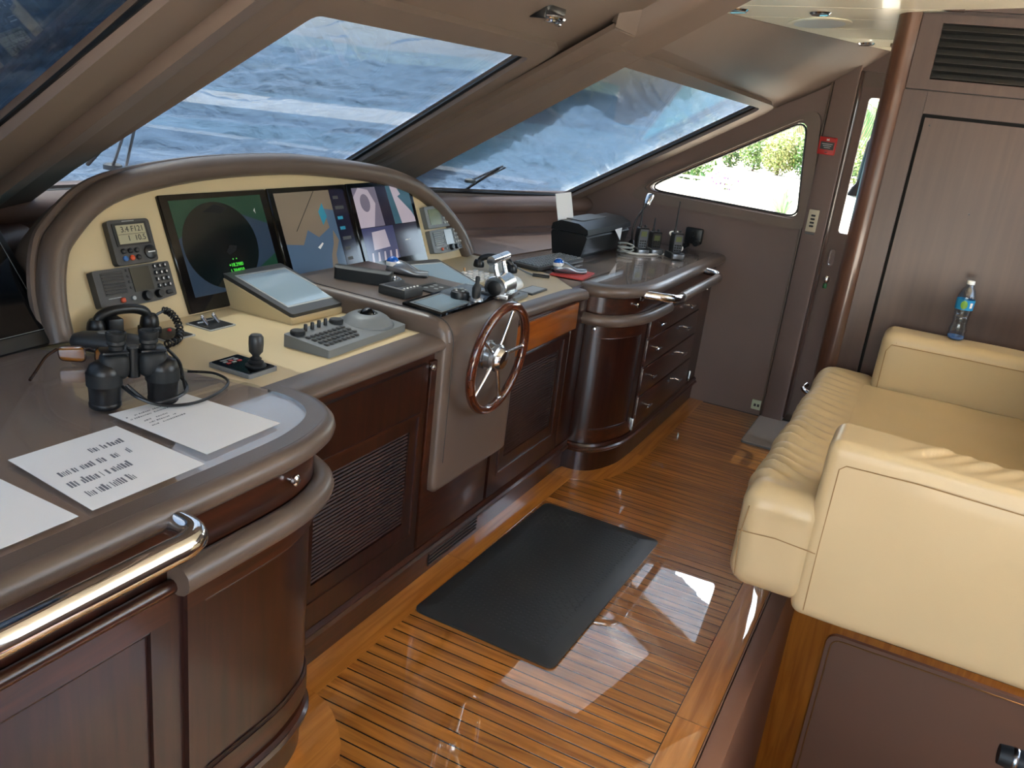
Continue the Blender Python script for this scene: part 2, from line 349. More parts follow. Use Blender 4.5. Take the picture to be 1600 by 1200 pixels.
# ceiling boards, clipped to the flat part of the overhead
ctop = S('ceiling', MB().add([(-1.4, -1.75, ceilz(-1.4, -1.75)+.012), (4.95, -1.75, ceilz(4.95, -1.75)+.012), (4.95, .8, ceilz(4.95, .8)+.012), (3.6, 1.3, ceilz(3.6, 1.3)+.012), (1.3, 1.3, ceilz(1.3, 1.3)+.012), (-1.4, .7, ceilz(-1.4, .7)+.012)], [(0, 1, 2, 3, 4, 5)]), 'leather')
def clip(poly, a, b):                            # keep the side left of a->b
    out = []; s_ = lambda p: (b[0]-a[0])*(p[1]-a[1])-(b[1]-a[1])*(p[0]-a[0])
    for i in range(len(poly)):
        p, q = poly[i-1], poly[i]; sp, sq = s_(p), s_(q)
        if sp*sq < 0: t = sp/(sp-sq); out.append((p[0]+(q[0]-p[0])*t, p[1]+(q[1]-p[1])*t))
        if sq >= 0: out.append(q)
    return out
region = [(4.9, .413), (3.3, 1.187), (1.6, 1.187), (0, .41), (-1.35, -.1), (-1.35, -1.72), (4.9, -1.72)]
dv = Vector((.33, -.944)); nv = Vector((.944, .33))
for k in range(-12, 24):
    c0 = 3.668+k*.232
    a = nv*c0; poly = [tuple(a+dv*-6+nv*.003), tuple(a+dv*6+nv*.003), tuple(a+dv*6+nv*.229), tuple(a+dv*-6+nv*.229)]
    for i in range(len(region)):
        poly = clip(poly, region[i], region[(i+1) % len(region)])
        if len(poly) < 3: break
    if len(poly) >= 3:
        S('ceiling_board', MB().plate(poly, lambda x_, y_, w_: (x_, y_, ceilz(x_, y_)+w_), 0, .01), 'cream', ctop)
S('roof_sun_block', MB().bb(-1.5, 5.1, -1.8, 1.05, 2.3, 2.36).bb(.3, 4.6, 1.05, 1.95, 2.3, 2.36), 'white')  # unseen slab added to block sun; front overhang shades the upper sunshades
# raked windshield: three panes, leather surrounds, mullion beams, headliner
def shield(num, P, opening, outer, lip):
    S('trim_headliner_%d' % num, MB().plate(outer, P, .0, .02, [opening]), 'liner')
    wn = S('window_%d' % num, MB().plate(rpoly(lip, .07, 6), P, .0, .045, [rpoly(opening, .03, 4)]), 'liner')
    S('rubber_seal', MB().tube([P(p, q, .02) for p, q in rpoly(opening, .03, 4)], .009, 6, True), 'gasket', wn)
    S('pane', MB().plate(opening, P, -.012, -.006), 'glass', wn)
    return wn
OPC = [(1.72, 2.55), (3.165, 2.55), (3.05, 1.535), (1.83, 1.535)]
LPC = [(1.62, 2.63), (3.28, 2.63), (3.17, 1.455), (1.72, 1.455)]
shield(1, PC, OPC, [(1.5, 2.66), (3.4, 2.66), (3.4, .93), (1.5, .93)], LPC)
OPF = [(3.38, 2.466), (3.82, 2.316), (4.70, 2.016), (4.69, .99), (3.36, 1.345)]
LPF = [(3.2, 2.62), (4.80, 2.10), (4.79, .925), (3.30, 1.29)]
OUF = [(3.2, 2.7), (4.88, 2.14), (4.88, .86), (3.2, 1.255)]
def upper(P, m):
    g = lambda x_: x_ if m else 4.9-x_
    mb = MB()
    for k in (0, .03): mb.grid(lambda u, v: tuple(Vector(P(g(3.2+1.68*u), 1.26-.395*u, .0215-k))*(1-v)+Vector((g(3.2+1.7*u), 1.235-.8188*u, ceilz(3.2+1.7*u, 1.235-.8188*u)-.001+k if m else ceilz(g(3.2+1.7*u), 1.235-.8188*u)-.001+k))*v+Vector((0, 0, -.02*math.sin(PI*v)))), 16, 8)
    S('trim_upper_headliner', mb, 'liner')
upper(PF, True); upper(PN, False)
shield(2, PF, OPF, OUF, LPF)
shield(3, PN, mir([(3.735, 2.345), (3.82, 2.316), (4.70, 2.016), (4.69, .99), (3.735, 1.244)]), mir(OUF), mir([(3.61, 2.47), (4.80, 2.10), (4.79, .925), (3.63, 1.21)]))
S('trim_soffit', MB().add([(4.9, .40, 1.995), (4.9, -1.72, 1.995), (4.9, -1.72, 1.9), (4.9, .72, 1.82)], [(0, 1, 2, 3)]).bb(4.6, 4.95, .2, .42, 2.0, 2.06), 'liner')
def beam(num, m):
    g = lambda x_: x_ if m else 4.9-x_
    Q = PF if m else PN
    secs = []
    for y in (2.72, .8):
        zc = PC(0, y, 0)[2]
        secs.append([(g(3.30), y, zc+.02), (g(3.318), y, zc-.075), (g(3.335), y, zc-.108), (g(3.36), y, zc-.118), (g(3.47), y, Q(g(3.47), y, 0)[2]-.055), (g(3.49), y, Q(g(3.49), y, 0)[2]-.03), (g(3.49), y, Q(g(3.49), y, 0)[2]+.03), (g(3.40), y, zc+.06)])
    mb = MB(); n = 12
    mb.ring([[tuple(Vector(a)*(1-t/n)+Vector(b)*(t/n)) for a, b in zip(*secs)] for t in range(n+1)])
    S('trim_beam_%d' % num, mb, 'liner', sharp=50)
beam(1, True); beam(2, False)
# sill mouldings and the leather upstand below the windows
def prof(z): return [(-.06, z+.0), (.0, z-.012), (.06, z-.03), (.085, z-.055), (.08, z-.085), (.05, z-.105), (.045, z-.108), (.045, .90), (.09, .895), (.09, .868), (-.06, .868)]
for nm, pth, z in (('trim_sill_1', [(1.55, 2.53), (1.75, 2.545), (3.15, 2.545), (3.36, 2.53)], 1.16), ('trim_sill_2', [(3.25, 2.51), (3.82, 2.315), (4.5, 2.085), (4.87, 1.955)], 1.083), ('trim_sill_3', [(.03, 1.955), (.4, 2.085), (1.08, 2.315), (1.65, 2.51)], 1.083)):
    S(nm, MB().sweep(pth, prof(z)), 'dash', sharp=60)
S('trim_dash_top', MB().plate([(.05, 1.6), (1.25, 1.74), (1.25, 2.5), (3.5, 2.5), (3.5, 1.80), (4.05, 1.735), (4.86, 1.70), (4.86, 2.0), (3.4, 2.55), (1.5, 2.55), (.05, 2.05)], flat, .80, .872), 'dash')
S('wall_front', MB().plate([(0, 1.99), (1.5, 2.60), (3.4, 2.60), (4.9, 1.99), (4.9, 2.06), (3.4, 2.68), (1.5, 2.68), (0, 2.06)], flat, -.05, 1.06), 'wall')
wl = lambda y, z, w_: (.05-w_, y, z)
S('wall_left', MB().plate(outer, wl, 0, .1, [hole]).bb(-.05, .05, -1.75, -1.6, -.05, 2.1).bb(-.05, .05, -1.6, .66, 2.0, 2.2), 'wall')
S('window_5', MB().plate(lipo, wl, -.028, .002, [lipi]), 'liner')
# ------------------------------------------------------------------ wing cabinets
FAR = spline([(3.40, 1.30), (3.405, 1.22), (3.46, 1.155), (3.60, 1.103), (3.76, 1.09), (3.86, 1.088)], 6)+[(4.2, 1.088), (4.845, 1.088)]
NEAR = [(.06, 1.078), (.6, 1.078), (1.1, 1.078)]+spline([(1.14, 1.078), (1.26, 1.083), (1.36, 1.108), (1.42, 1.15), (1.455, 1.22), (1.46, 1.30)], 6)
def sub(path, a, b):                             # piece of a path between arc lengths a and b
    out = []; s_ = 0
    for p, q in zip(path, path[1:]):
        l = math.dist(p, q)
        for t in ((a-s_)/l, (b-s_)/l):
            if 0 <= t < 1: out.append((p[0]+(q[0]-p[0])*t, p[1]+(q[1]-p[1])*t))
        s_ += l
        if a < s_ < b: out.append(q)
    return sorted(set(out), key=lambda p: arc(path, p))
def arc(path, p):
    best = (9, 0); s_ = 0
    for a, b in zip(path, path[1:]):
        l = math.dist(a, b); t = max(0, min(1, ((p[0]-a[0])*(b[0]-a[0])+(p[1]-a[1])*(b[1]-a[1]))/l/l)); d = math.dist(p, (a[0]+(b[0]-a[0])*t, a[1]+(b[1]-a[1])*t))
        if d < best[0]: best = (d, s_+l*t)
        s_ += l
    return best[1]
def length(path): return sum(math.dist(a, b) for a, b in zip(path, path[1:]))
def pos(path, s0):
    s_ = 0
    for a, b in zip(path, path[1:]):
        l = math.dist(a, b)
        if s0 <= s_+l: t = (s0-s_)/l; d = Vector((b[0]-a[0], b[1]-a[1])).normalized(); return Vector((a[0]+(b[0]-a[0])*t, a[1]+(b[1]-a[1])*t)), Vector((d.y, -d.x))
        s_ += l
    return Vector(path[-1][:2]), Vector((0, -1))
def strip(o0, o1, z0, z1): return [(o0, z0), (o1, z0), (o1, z1), (o0, z1)]
def bead(o, r, z, n=10): return [(o+r*math.cos(2*PI*k/n), z+r*math.sin(2*PI*k/n)) for k in range(n)]
def offs(path, d):
    out = []
    for i, p in enumerate(path):
        a = path[max(i-1, 0)]; b = path[min(i+1, len(path)-1)]; t = Vector((b[0]-a[0], b[1]-a[1])).normalized(); out.append((p[0]+t.y*d, p[1]-t.x*d))
    return out
def knob(par, path, s0, z, r=.009):
    p, n = pos(path, s0); a = Vector((p.x, p.y, z)); nn = Vector((n.x, n.y, 0)); b = a+nn*.012
    rot = nn.to_track_quat('Z', 'Y').to_matrix()
    o = O('knob', MB().lathe([(.005, -.006), (.005, .012), (r, .018), (r*1.05, .024), (r*.7, .028), (.001, .029)], 14, a, rot), 'chrome', par, True); return o
def framed_door(par, path, a, b, z0, z1, m='mahog', st=.055):
    d = O('door', MB().sweep(sub(path, a, b), strip(-.004, .004, z0, z1)), m, par, True)
    O('door_rail', MB().sweep(sub(path, a, b), strip(.004, .012, z1-st, z1)), 'mahog_h', d, True)
    O('door_rail', MB().sweep(sub(path, a, b), strip(.004, .012, z0, z0+st)), 'mahog_h', d, True)
    for u, v in ((a, a+st*.8), (b-st*.8, b)): O('door_stile', MB().sweep(sub(path, u, v), strip(.004, .012, z0+st, z1-st)), m, d, True)
    for zz in (z0+st+.003, z1-st-.003): O('door_bead', MB().sweep(sub(path, a+st*.8, b-st*.8), bead(.006, .005, zz, 8)), m, d, True)
    return d
def cabinet(name, label, loc, path, back, zt):
    t = T(name, label, 'cabinet', loc)
    L = length(path)
    O('plinth', MB().sweep(path, strip(-.02, -.002, .0, .10)), 'mahog', t, True)
    O('base_moulding', MB().sweep(path, [(-.02, .098), (.014, .098), (.02, .106), (.02, .112), (.012, .118), (.014, .126), (.008, .136), (-.02, .14)]), 'mahog_h', t, True)
    O('carcass', MB().sweep(path, strip(-.02, 0, .13, zt-.03)), 'mahog', t, True)
    O('upper_band', MB().sweep(path, strip(-.004, .008, .742, zt-.045)), 'mahog_h', t, True)
    lip = offs(path, .008)
    poly = lip+back
    O('countertop', MB().plate(poly, flat, zt-.045, zt-.004), 'table', t, True)
    inner = offs(path, -.005)
    O('glass_top', MB().plate([(p[0]+(0 if i else 0), p[1]+.0) for i, p in enumerate(offs(path, -.012)+back)], flat, zt-.0035, zt+.0035), 'tglass', t, True)
    O('edge_roll', MB().sweep(offs(path, .03), [(.027*math.cos(q)-.004, zt-.023+.026*math.sin(q)) for q in [2*PI*k/14 for k in range(14)]]).sweep(path, strip(-.012, .026, zt-.03, zt+.003)), 'leather', t, True, sharp=60)
    return t
# far wing
far = cabinet('chart_cabinet', 'curved dark mahogany cabinet with four wide drawers beneath the printer, against the side wall', (3.9, 1.3, 0), FAR, [(4.845, 1.72), (4.05, 1.735), (3.46, 1.80), (3.38, 1.46)], .87)
aL = length(FAR); sA = arc(FAR, (3.405, 1.24)); sB = arc(FAR, (3.68, 1.094)); sC = arc(FAR, (4.62, 1.088))
fd = framed_door(far, FAR, sA, sB, .15, .695)
knob(far, FAR, sA+.012, .68); 
for z0, z1 in ((.60, .694), (.462, .593), (.318, .455), (.165, .311)):
    dr = O('drawer', MB().rbb(3.715, 4.60, 1.072, 1.09, z0, z1, .004), 'mahog_h', far, True)
    for hx in (3.82, 4.335):
        zc = (z0+z1)/2+.015
        O('drawer_pull', MB().cyl((hx, 1.075, zc), (hx, 1.045, zc), .005, n=8).tube([(hx-.035, 1.043, zc-.003), (hx, 1.041, zc), (hx+.035, 1.043, zc-.003)], [.004, .006, .004], 8), 'chrome', dr, True)
O('drawer_rail', MB().bb(3.70, 4.63, 1.08, 1.09, .14, .70), 'mahog', far, True)
knob(far, FAR, arc(FAR, (3.55, 1.12)), .785, .011); knob(far, FAR, arc(FAR, (4.66, 1.088)), .70, .006)
for X_, z_ in ((3.685, .185), (4.66, .19)): O('hinge', MB().rbb(X_-.006, X_+.006, 1.07, 1.09, z_-.03, z_+.03, .002), 'steel', far, True)
O('ledge_roll', MB().sweep(sub(FAR, 0, arc(FAR, (3.93, 1.088))), bead(.024, .027, .72, 12)), 'leather', far, True)
hr = O('handrail', MB().tube([(3.72, .955, .822), (4.0, .955, .822), (4.36, .955, .822)], .022, 14), 'leather', far, True)
O('rail_elbow', MB().tube(spline([(3.55, 1.075, .836), (3.58, .99, .834), (3.64, .957, .826), (3.73, .955, .822)], 5), .019, 12).lathe([(.03, 0), (.03, .006), (.02, .01)], 16, (3.545, 1.085, .836), Matrix.Rotation(PI/2, 3, 'X')), 'chrome', hr, True, label='chrome rail end')
O('rail_elbow', MB().tube(spline([(4.35, .955, .822), (4.40, .957, .824), (4.43, .99, .832), (4.44, 1.075, .836)], 5), .019, 12).lathe([(.03, 0), (.03, .006), (.02, .01)], 16, (4.44, 1.085, .836), Matrix.Rotation(PI/2, 3, 'X')), 'chrome', hr, True, label='chrome rail end')
# near wing
near = cabinet('chart_cabinet', 'near mahogany cabinet with a glass chart top and long chrome grab rail, under the binoculars', (.9, 1.3, 0), NEAR, [(1.452, 1.34), (1.407, 1.605), (1.285, 1.90), (.06, 1.90)], .882)
nL = length(NEAR)
for X0, X1 in ((.10, .50), (.50, .945), (.985, None)):
    a = arc(NEAR, (X0, 1.078)); b = arc(NEAR, (X1, 1.078)) if X1 else arc(NEAR, (1.45, 1.20))
    framed_door(near, NEAR, a, b, .16, .685)
knob(near, NEAR, arc(NEAR, (1.27, 1.085)), .79, .012)
O('ledge_roll', MB().sweep(sub(NEAR, arc(NEAR, (.95, 1.078)), nL), bead(.026, .03, .715, 12)), 'leather', near, True)
O('wood_lip', MB().sweep(sub(NEAR, 0, arc(NEAR, (.952, 1.078))), bead(.012, .014, .70, 10)), 'mahog_h', near, True)
hr = O('handrail', MB().tube([(.12, .962, .848), (.5, .962, .848), (.86, .962, .848)], .0235, 16), 'chrome', near, True, label='long chrome grab rail')
O('rail_elbow', MB().tube(spline([(.85, .962, .848), (.895, .964, .848), (.925, .99, .848), (.930, 1.07, .848)], 6), .0235, 16).lathe([(.036, 0), (.036, .006), (.028, .012), (.0235, .013)], 18, (.93, 1.078, .848), Matrix.Rotation(PI/2, 3, 'X')), 'chrome', hr, True)
# ------------------------------------------------------------------ helm console
con = T('helm_console', 'mahogany helm console with beige desk top and louvred doors, between the two curved cabinets', 'console', (2.4, 1.6, 0))
YF = 1.288
O('plinth', MB().bb(1.47, 3.40, 1.298, 1.33, 0, .10), 'mahog_h', con, True)
cp = [(1.44, YF), (3.40, YF)]
O('base_moulding', MB().sweep(cp, [(-.02, .098), (.016, .098), (.024, .106), (.024, .114), (.014, .12), (.016, .128), (.008, .14), (-.02, .142)]), 'mahog_h', con, True)
O('carcass', MB().bb(1.44, 3.40, YF, YF+.02, .13, .86), 'mahog_h', con, True)
vt = O('toe_kick_vent', MB().bb(2.26, 2.60, 1.2965, 1.3, .018, .084), 'void', con, True)
pieces('vent_slat', MB().rbox((0, 0, 0), (.34, .004, .005), .001, 1), 'mahog', vt, [(2.43-2.4, 1.2945-1.6, .022+k*.0145) for k in range(5)])
def louvre_door(X0, X1, z0, z1, lx0, lx1, lz0, lz1, n):
    d = O('door', MB().plate(rect(X0, X1, z0, z1), lambda u, v, w_: (u, YF-w_, v), 0, .014, [rect(lx0, lx1, lz0, lz1)]), 'mahog', con, True)
    O('door_back', MB().bb(lx0-.01, lx1+.01, YF-.001, YF, lz0-.01, lz1+.01), 'void', d, True)
    O('door_bead', MB().plate(rect(lx0-.05, lx1+.05, lz0-.06, lz1+.05), lambda u, v, w_: (u, YF-w_, v), .014, .019, [rect(lx0-.04, lx1+.04, lz0-.05, lz1+.04)]), 'mahog_h', d, True)
    p = (lz1-lz0)/n
    pieces('slat', MB().rbox((0, 0, 0), (lx1-lx0, .005, p*.62), .0012, 1, Matrix.Rotation(-.5, 3, 'X')), 'mahog_s', d, [((lx0+lx1)/2-2.4, YF-.007-1.6, lz0+p*(k+.5)) for k in range(n)])
    return d
ld = louvre_door(1.50, 2.12, .15, .80, 1.60, 2.04, .285, .60, 27)
knob(con, [(1.4, YF), (3.4, YF)], .733, .785, .01)
rd = louvre_door(2.61, 3.24, .15, .67, 2.72, 3.135, .285, .625, 30)
O('side_panel', MB().rbb(2.14, 2.595, YF-.012, YF, .15, .80, .003), 'mahog_h', con, True)
O('top_rail', MB().rbb(2.61, 3.30, YF-.013, YF, .685, .80, .003), 'mahog_lit_h', con, True)
O('corner_post', MB().rbb(3.25, 3.40, YF-.012, YF, .15, .80, .003), 'mahog', con, True)
O('desk_top', MB().plate([(1.452, 1.345), (2.2, 1.345), (2.2, 1.94), (1.285, 1.94), (1.29, 1.88), (1.407, 1.605)], flat, .82, .871).plate([(2.6, 1.32), (3.22, 1.285), (3.40, 1.46), (3.46, 1.80), (3.46, 1.94), (2.6, 1.94)], flat, .82, .871), 'beige', con, True)
nos = [(.02, .872), (.05, .871), (.072, .866), (.085, .855), (.087, .845), (.08, .835), (.06, .830), (-.005, .830), (-.005, .872)]
O('edge_roll', MB().sweep([(1.455, 1.34), (2.19, 1.34)], nos), 'leather', con, True, sharp=60)
O('edge_roll', MB().sweep([(2.64, 1.315), (3.16, 1.29), (3.25, 1.262)], [(o*.62, z) for o, z in nos]), 'leather', con, True, sharp=60)
# steering pedestal: padded leather block standing proud of the console
ped = T('steering_pedestal', 'tall brown leather steering pedestal carrying the wheel, in front of the screens', 'pedestal', (2.42, 1.5, 0))
def pedp(y, z): return (y, z)
prof2 = spline([(1.245, .36), (1.243, .45), (1.243, .80), (1.247, .868), (1.268, .908), (1.31, .926), (1.37, .93)], 5)+[(1.9, .937)]+[(1.9, .80), (1.30, .80), (1.287, .78), (1.287, .37), (1.28, .345), (1.26, .343)]
mb = MB(); rings = []
for X_, d in ((2.172, .022), (2.176, .010), (2.186, .003), (2.20, 0), (2.42, 0), (2.645, 0), (2.66, .003), (2.67, .010), (2.674, .022)):
    ring = []
    for y, z in prof2:
        yy = y+(d if y < 1.28 else 0); zz = z-(d if z > .86 else 0)+(d if z < .40 else 0); ring.append((X_, yy, zz))
    rings.append(ring)
mb.ring(rings); O('padded_cover', mb, 'leather', ped, True, sharp=50)
O('seam', MB().tube([(2.2015, y-.0008 if y < 1.3 else y, z+.0008) for y, z in prof2[5:32]], .0016, 5), 'dgrey', ped, True)
# steering wheel
wh = T('steering_wheel', 'varnished wooden steering wheel with five chrome spokes on the leather pedestal', 'steering wheel', (2.385, 1.243, .787)); wh.rotation_euler = (math.radians(5), 0, 0)
WY = -.07
ring = [(.178*math.cos(2*PI*k/48), WY, .178*math.sin(2*PI*k/48)) for k in range(48)]
O('rim', MB().tube(ring, .0155, 12, True), wood('wheel_rim_wood', (62, 26, 14), (96, 44, 24), .15, 1, .02, (4, 4, 4), 8), wh)
RX = Matrix.Rotation(PI/2, 3, 'X')
O('hub', MB().lathe([(.048, -.004), (.05, .012), (.05, .03), (.043, .034), (.04, .05), (.046, .056), (.046, .07), (.03, .083), (.012, .088), (.001, .089)], 28, (0, 0, 0), RX), 'steel', wh)
O('hub_cap', MB().lathe([(.040, .07), (.038, .080), (.03, .090), (.001, .0925)], 28, (0, 0, 0), RX), 'chrome', wh)
for k in range(5):
    a = math.radians(75+72*k); u = Vector((math.cos(a), 0, math.sin(a)))
    O('spoke', MB().tube([u*.03+Vector((0, -.062, 0)), u*.1+Vector((0, -.067, 0)), u*.168+Vector((0, WY, 0))], [.0075, .0065, .0065], 10).ball(u*.166+Vector((0, WY, 0)), .009, n=8), 'chrome', wh)
# ------------------------------------------------------------------ arched instrument panel with its screens and radios
S4 = Vector((0, .3714, .9285)); N4 = Vector((0, -.9285, .3714)); P0 = Vector((0, 1.91, .87))
PP = lambda u, v, w_: tuple(P0+Vector((u, 0, 0))+S4*v+N4*w_)
def PM(u, v, w_=0, rot=0):                       # frame on the panel: x along it, y up the slope, z out of it
    p = P0+Vector((u, 0, 0))+S4*v+N4*w_
    return Matrix(((1, 0, 0, p.x), (0, S4.y, N4.y, p.y), (0, S4.z, N4.z, p.z), (0, 0, 0, 1)))
ip = T('instrument_panel', 'beige arched instrument panel with a thick brown leather hood, in front of the windshield', 'instrument panel', (2.4, 1.95, .87))
arch = spline([(1.385, -.02), (1.395, .08), (1.425, .175), (1.48, .25), (1.648, .352), (1.937, .402), (2.278, .415), (2.541, .402), (2.92, .352), (3.167, .262), (3.335, .11), (3.39, -.02)], 6)
O('face_panel', MB().plate(arch, PP, -.03, 0), 'beige', ip, True)
hood = [PP(u+(.028 if u > 2.4 else -.028)*min(1, abs(u-2.4)/.7), v+.022, .012) for u, v in arch]
O('hood_rim', MB().tube(hood, [.036]*len(hood), 12), 'leather', ip, True)
O('hood_bead', MB().tube([PP(u+(.062 if u > 2.4 else -.062)*min(1, abs(u-2.4)/.7), v+.052, .0) for u, v in arch], .012, 8), 'leather', ip, True)
outer_ = [(u+(.055 if u > 2.4 else -.055)*min(1, abs(u-2.4)/.7), v+.045) for u, v in arch]
O('hood_back', MB().plate(outer_, PP, -.10, -.02), 'leather', ip, True)
def panel_thing(name, label, cat, u, v, w_=0, group=None):
    t = T(name, label, cat, (0, 0, 0), 0, group); t.matrix_world = PM(u, v, w_); return t
chart_m = [mat('radar_sea', (40, 54, 70), .1, emit=.12), mat('radar_green', (24, 56, 42), .1, emit=.12), mat('radar_disc', (6, 16, 18), .1, emit=.1), mat('radar_text', (60, 170, 50), .2, emit=.5),
           mat('chart_land', (112, 100, 86), .1, emit=.12), mat('chart_sea', (70, 90, 112), .1, emit=.12), mat('chart_side', (24, 26, 44), .1, emit=.1), mat('chart_cyan', (40, 110, 130), .1, emit=.2),
           mat('cctv_violet', (98, 92, 106), .1, emit=.2), mat('cctv_pale', (152, 142, 152), .1, emit=.22), mat('cctv_dark', (38, 34, 50), .1, emit=.1), mat('cctv_teal', (52, 84, 98), .1, emit=.16), mat('cctv_blue', (58, 60, 92), .1, emit=.16)]
(RS, RG, RD, RT, CL, CS, CD, CC, VV, VP, VD, VT, VB) = chart_m
def screen(label, u0, u1, v0, v1):
    t = panel_thing('display_screen', label, 'screen', (u0+u1)/2, v0, .0, 'display screens in the instrument panel')
    W = u1-u0; H = v1-v0
    O('bezel', MB().rbox((0, H/2, .004), (W, H, .014), .003, 1), 'blackg', t); return t, W, H
def layer(t, name, pts, m, w_): return O(name, MB().plate(pts, flat, .011, w_), m, t)
t, W, H = screen('left display showing a dark round radar picture with green figures', 1.785, 2.228, .004, .357)
layer(t, 'picture', rect(-.19, .19, .045, .335), RS, .0113)
layer(t, 'picture_patch', [(-.19, .335), (.19, .335), (.19, .24), (.02, .30), (-.12, .26), (-.19, .22)], RG, .0115); layer(t, 'picture_patch', [(.19, .045), (.19, .14), (.10, .10), (.06, .05)], RG, .0115)
layer(t, 'radar_disc', [(-.03+.152*math.cos(2*PI*k/48), .188+.135*math.sin(2*PI*k/48)) for k in range(48)], RD, .0117)
layer(t, 'radar_echo', [(-.07, .295), (-.02, .315), (.03, .30), (.0, .285)], 'void', .0119); layer(t, 'radar_echo', [(-.02, .165), (.0, .185), (.03, .18), (.02, .165), (-.01, .155)], 'void', .0119)
for k, (a, b) in enumerate(((-.01, .02), (-.05, .06), (-.05, .06))): text(('•  •', '+18.2980', '1,384850')[k], .016, Matrix.Translation(((a+b)/2, .14-k*.018, .012)), t, RT, 'green_figures')
layer(t, 'crescent_mark', [(.142, .285), (.15, .293), (.148, .283), (.15, .275)], 'wink', .0119)
t, W, H = screen('middle display showing a sea chart with brown land and blue water', 2.236, 2.655, .004, .357)
layer(t, 'picture', rect(-.185, .105, .045, .335), CS, .0113); layer(t, 'picture_side', rect(.108, .19, .045, .335), CD, .0113)
layer(t, 'land', [(-.185, .335), (.105, .335), (.105, .26), (.05, .27), (.06, .20), (-.01, .17), (-.06, .20), (-.10, .15), (-.185, .16)], CL, .0115)
layer(t, 'land', [(.02, .045), (.035, .10), (.06, .14), (.075, .19), (.095, .15), (.06, .10), (.055, .045)], CL, .0115)
layer(t, 'shoal', [(.02, .26), (.05, .29), (.06, .24), (.03, .21)], CC, .0117); layer(t, 'course_line', [(-.12, .20), (.02, .335), (.024, .335), (-.116, .20)], 'void', .0117); layer(t, 'ship_mark', [(-.03, .135), (.0, .15), (.005, .146), (-.02, .128)], 'wink', .0119)
for k in range(7): layer(t, 'side_figure', rect(.12, .12+.03+.02*(k % 3 == 1), .30-.038*k, .312-.038*k), CC if k in (2, 3) else 'dgrey', .0117)
t, W, H = screen('right display split into four violet deck camera pictures', 2.662, 3.092, .004, .357)
layer(t, 'picture', rect(-.19, .0, .18, .335), VV, .0113); layer(t, 'picture', rect(.0, .19, .18, .335), VT, .0113); layer(t, 'picture', rect(-.19, .02, .045, .178), VB, .0113); layer(t, 'picture', rect(.022, .19, .045, .178), VD, .0113)
layer(t, 'deck_shape', [(-.19, .30), (-.15, .335), (-.09, .325), (-.06, .27), (-.10, .18), (-.19, .18)], VP, .0115); layer(t, 'deck_ring', [(-.125+.03*math.cos(2*PI*k/20), .275+.035*math.sin(2*PI*k/20)) for k in range(20)], VV, .0117)
layer(t, 'deck_shape', [(-.04, .335), (.03, .335), (.04, .18), (-.03, .18)], VD, .0115); layer(t, 'deck_shape', [(.06, .335), (.10, .335), (.19, .20), (.19, .18), (.09, .18)], VP, .0115); layer(t, 'deck_shape', [(.10, .29), (.13, .30), (.19, .23), (.19, .21)], VT, .0117)
layer(t, 'deck_shape', [(-.13, .16), (-.04, .165), (-.03, .095), (-.14, .09)], VP, .0115)
for k in range(5): layer(t, 'deck_line', [(-.17+k*.04, .045), (-.16+k*.04, .08), (-.15+k*.04, .08), (-.155+k*.04, .045)], VP, .0117)
layer(t, 'status_text', rect(.08, .12, .11, .113), 'wink', .0115)
def keys(name, m, t, x0, y0, nx, ny, dx, dy, sx, sy, z, h, wink=None):
    ks = pieces(name, MB().rbox((0, 0, 0), (sx, sy, h), min(sx, sy)*.25, 1), m, t, [(x0+i*dx, y0-j*dy, z) for j in range(ny) for i in range(nx)])
    return ks
# depth and speed instrument
t = panel_thing('pilot_display', 'dark square instrument with a pale readout of figures, above the left radio', 'instrument', 1.653, .234)
O('case', MB().plate(rpoly([(-.072, -.062), (.066, -.062), (.07, .06), (-.068, .062)], .012), flat, 0, .02), 'dgrey', t); O('bezel', MB().plate(rpoly(rect(-.056, .056, -.012, .052), .004), flat, .02, .022), 'black', t)
O('readout', MB().plate(rect(-.047, .047, -.006, .046), flat, .022, .0235), 'lcd', t)
text('3.4 F121', .022, Matrix.Translation((.004, .033, .0236)), t, 'ink'); text('1  10.5', .022, Matrix.Translation((.012, .008, .0236)), t, 'ink'); O('divider', MB().bb(-.045, .045, .0195, .0205, .0235, .0238), 'ink', t)
for i in range(3):
    for j in range(2): O('button', MB().lathe([(.0075, 0), (.0075, .004), (.005, .006), (.001, .0065)], 14, (-.042+i*.022, -.025-j*.02, .02)), (mat('blue_button', (60, 110, 170), .4) if i == 0 else 'orange') if j and i < 2 else 'black', t)
O('rocker_pad', MB().lathe([(.02, 0), (.02, .004), (.016, .006), (.001, .0065)], 22, (.045, -.035, .02)), 'black', t); O('rocker_mark', MB().bb(.033, .057, -.0365, -.0335, .026, .0268), 'wink', t)
O('maker_bar', MB().bb(-.02, .02, .0555, .0575, .02, .0206), 'lgrey', t)
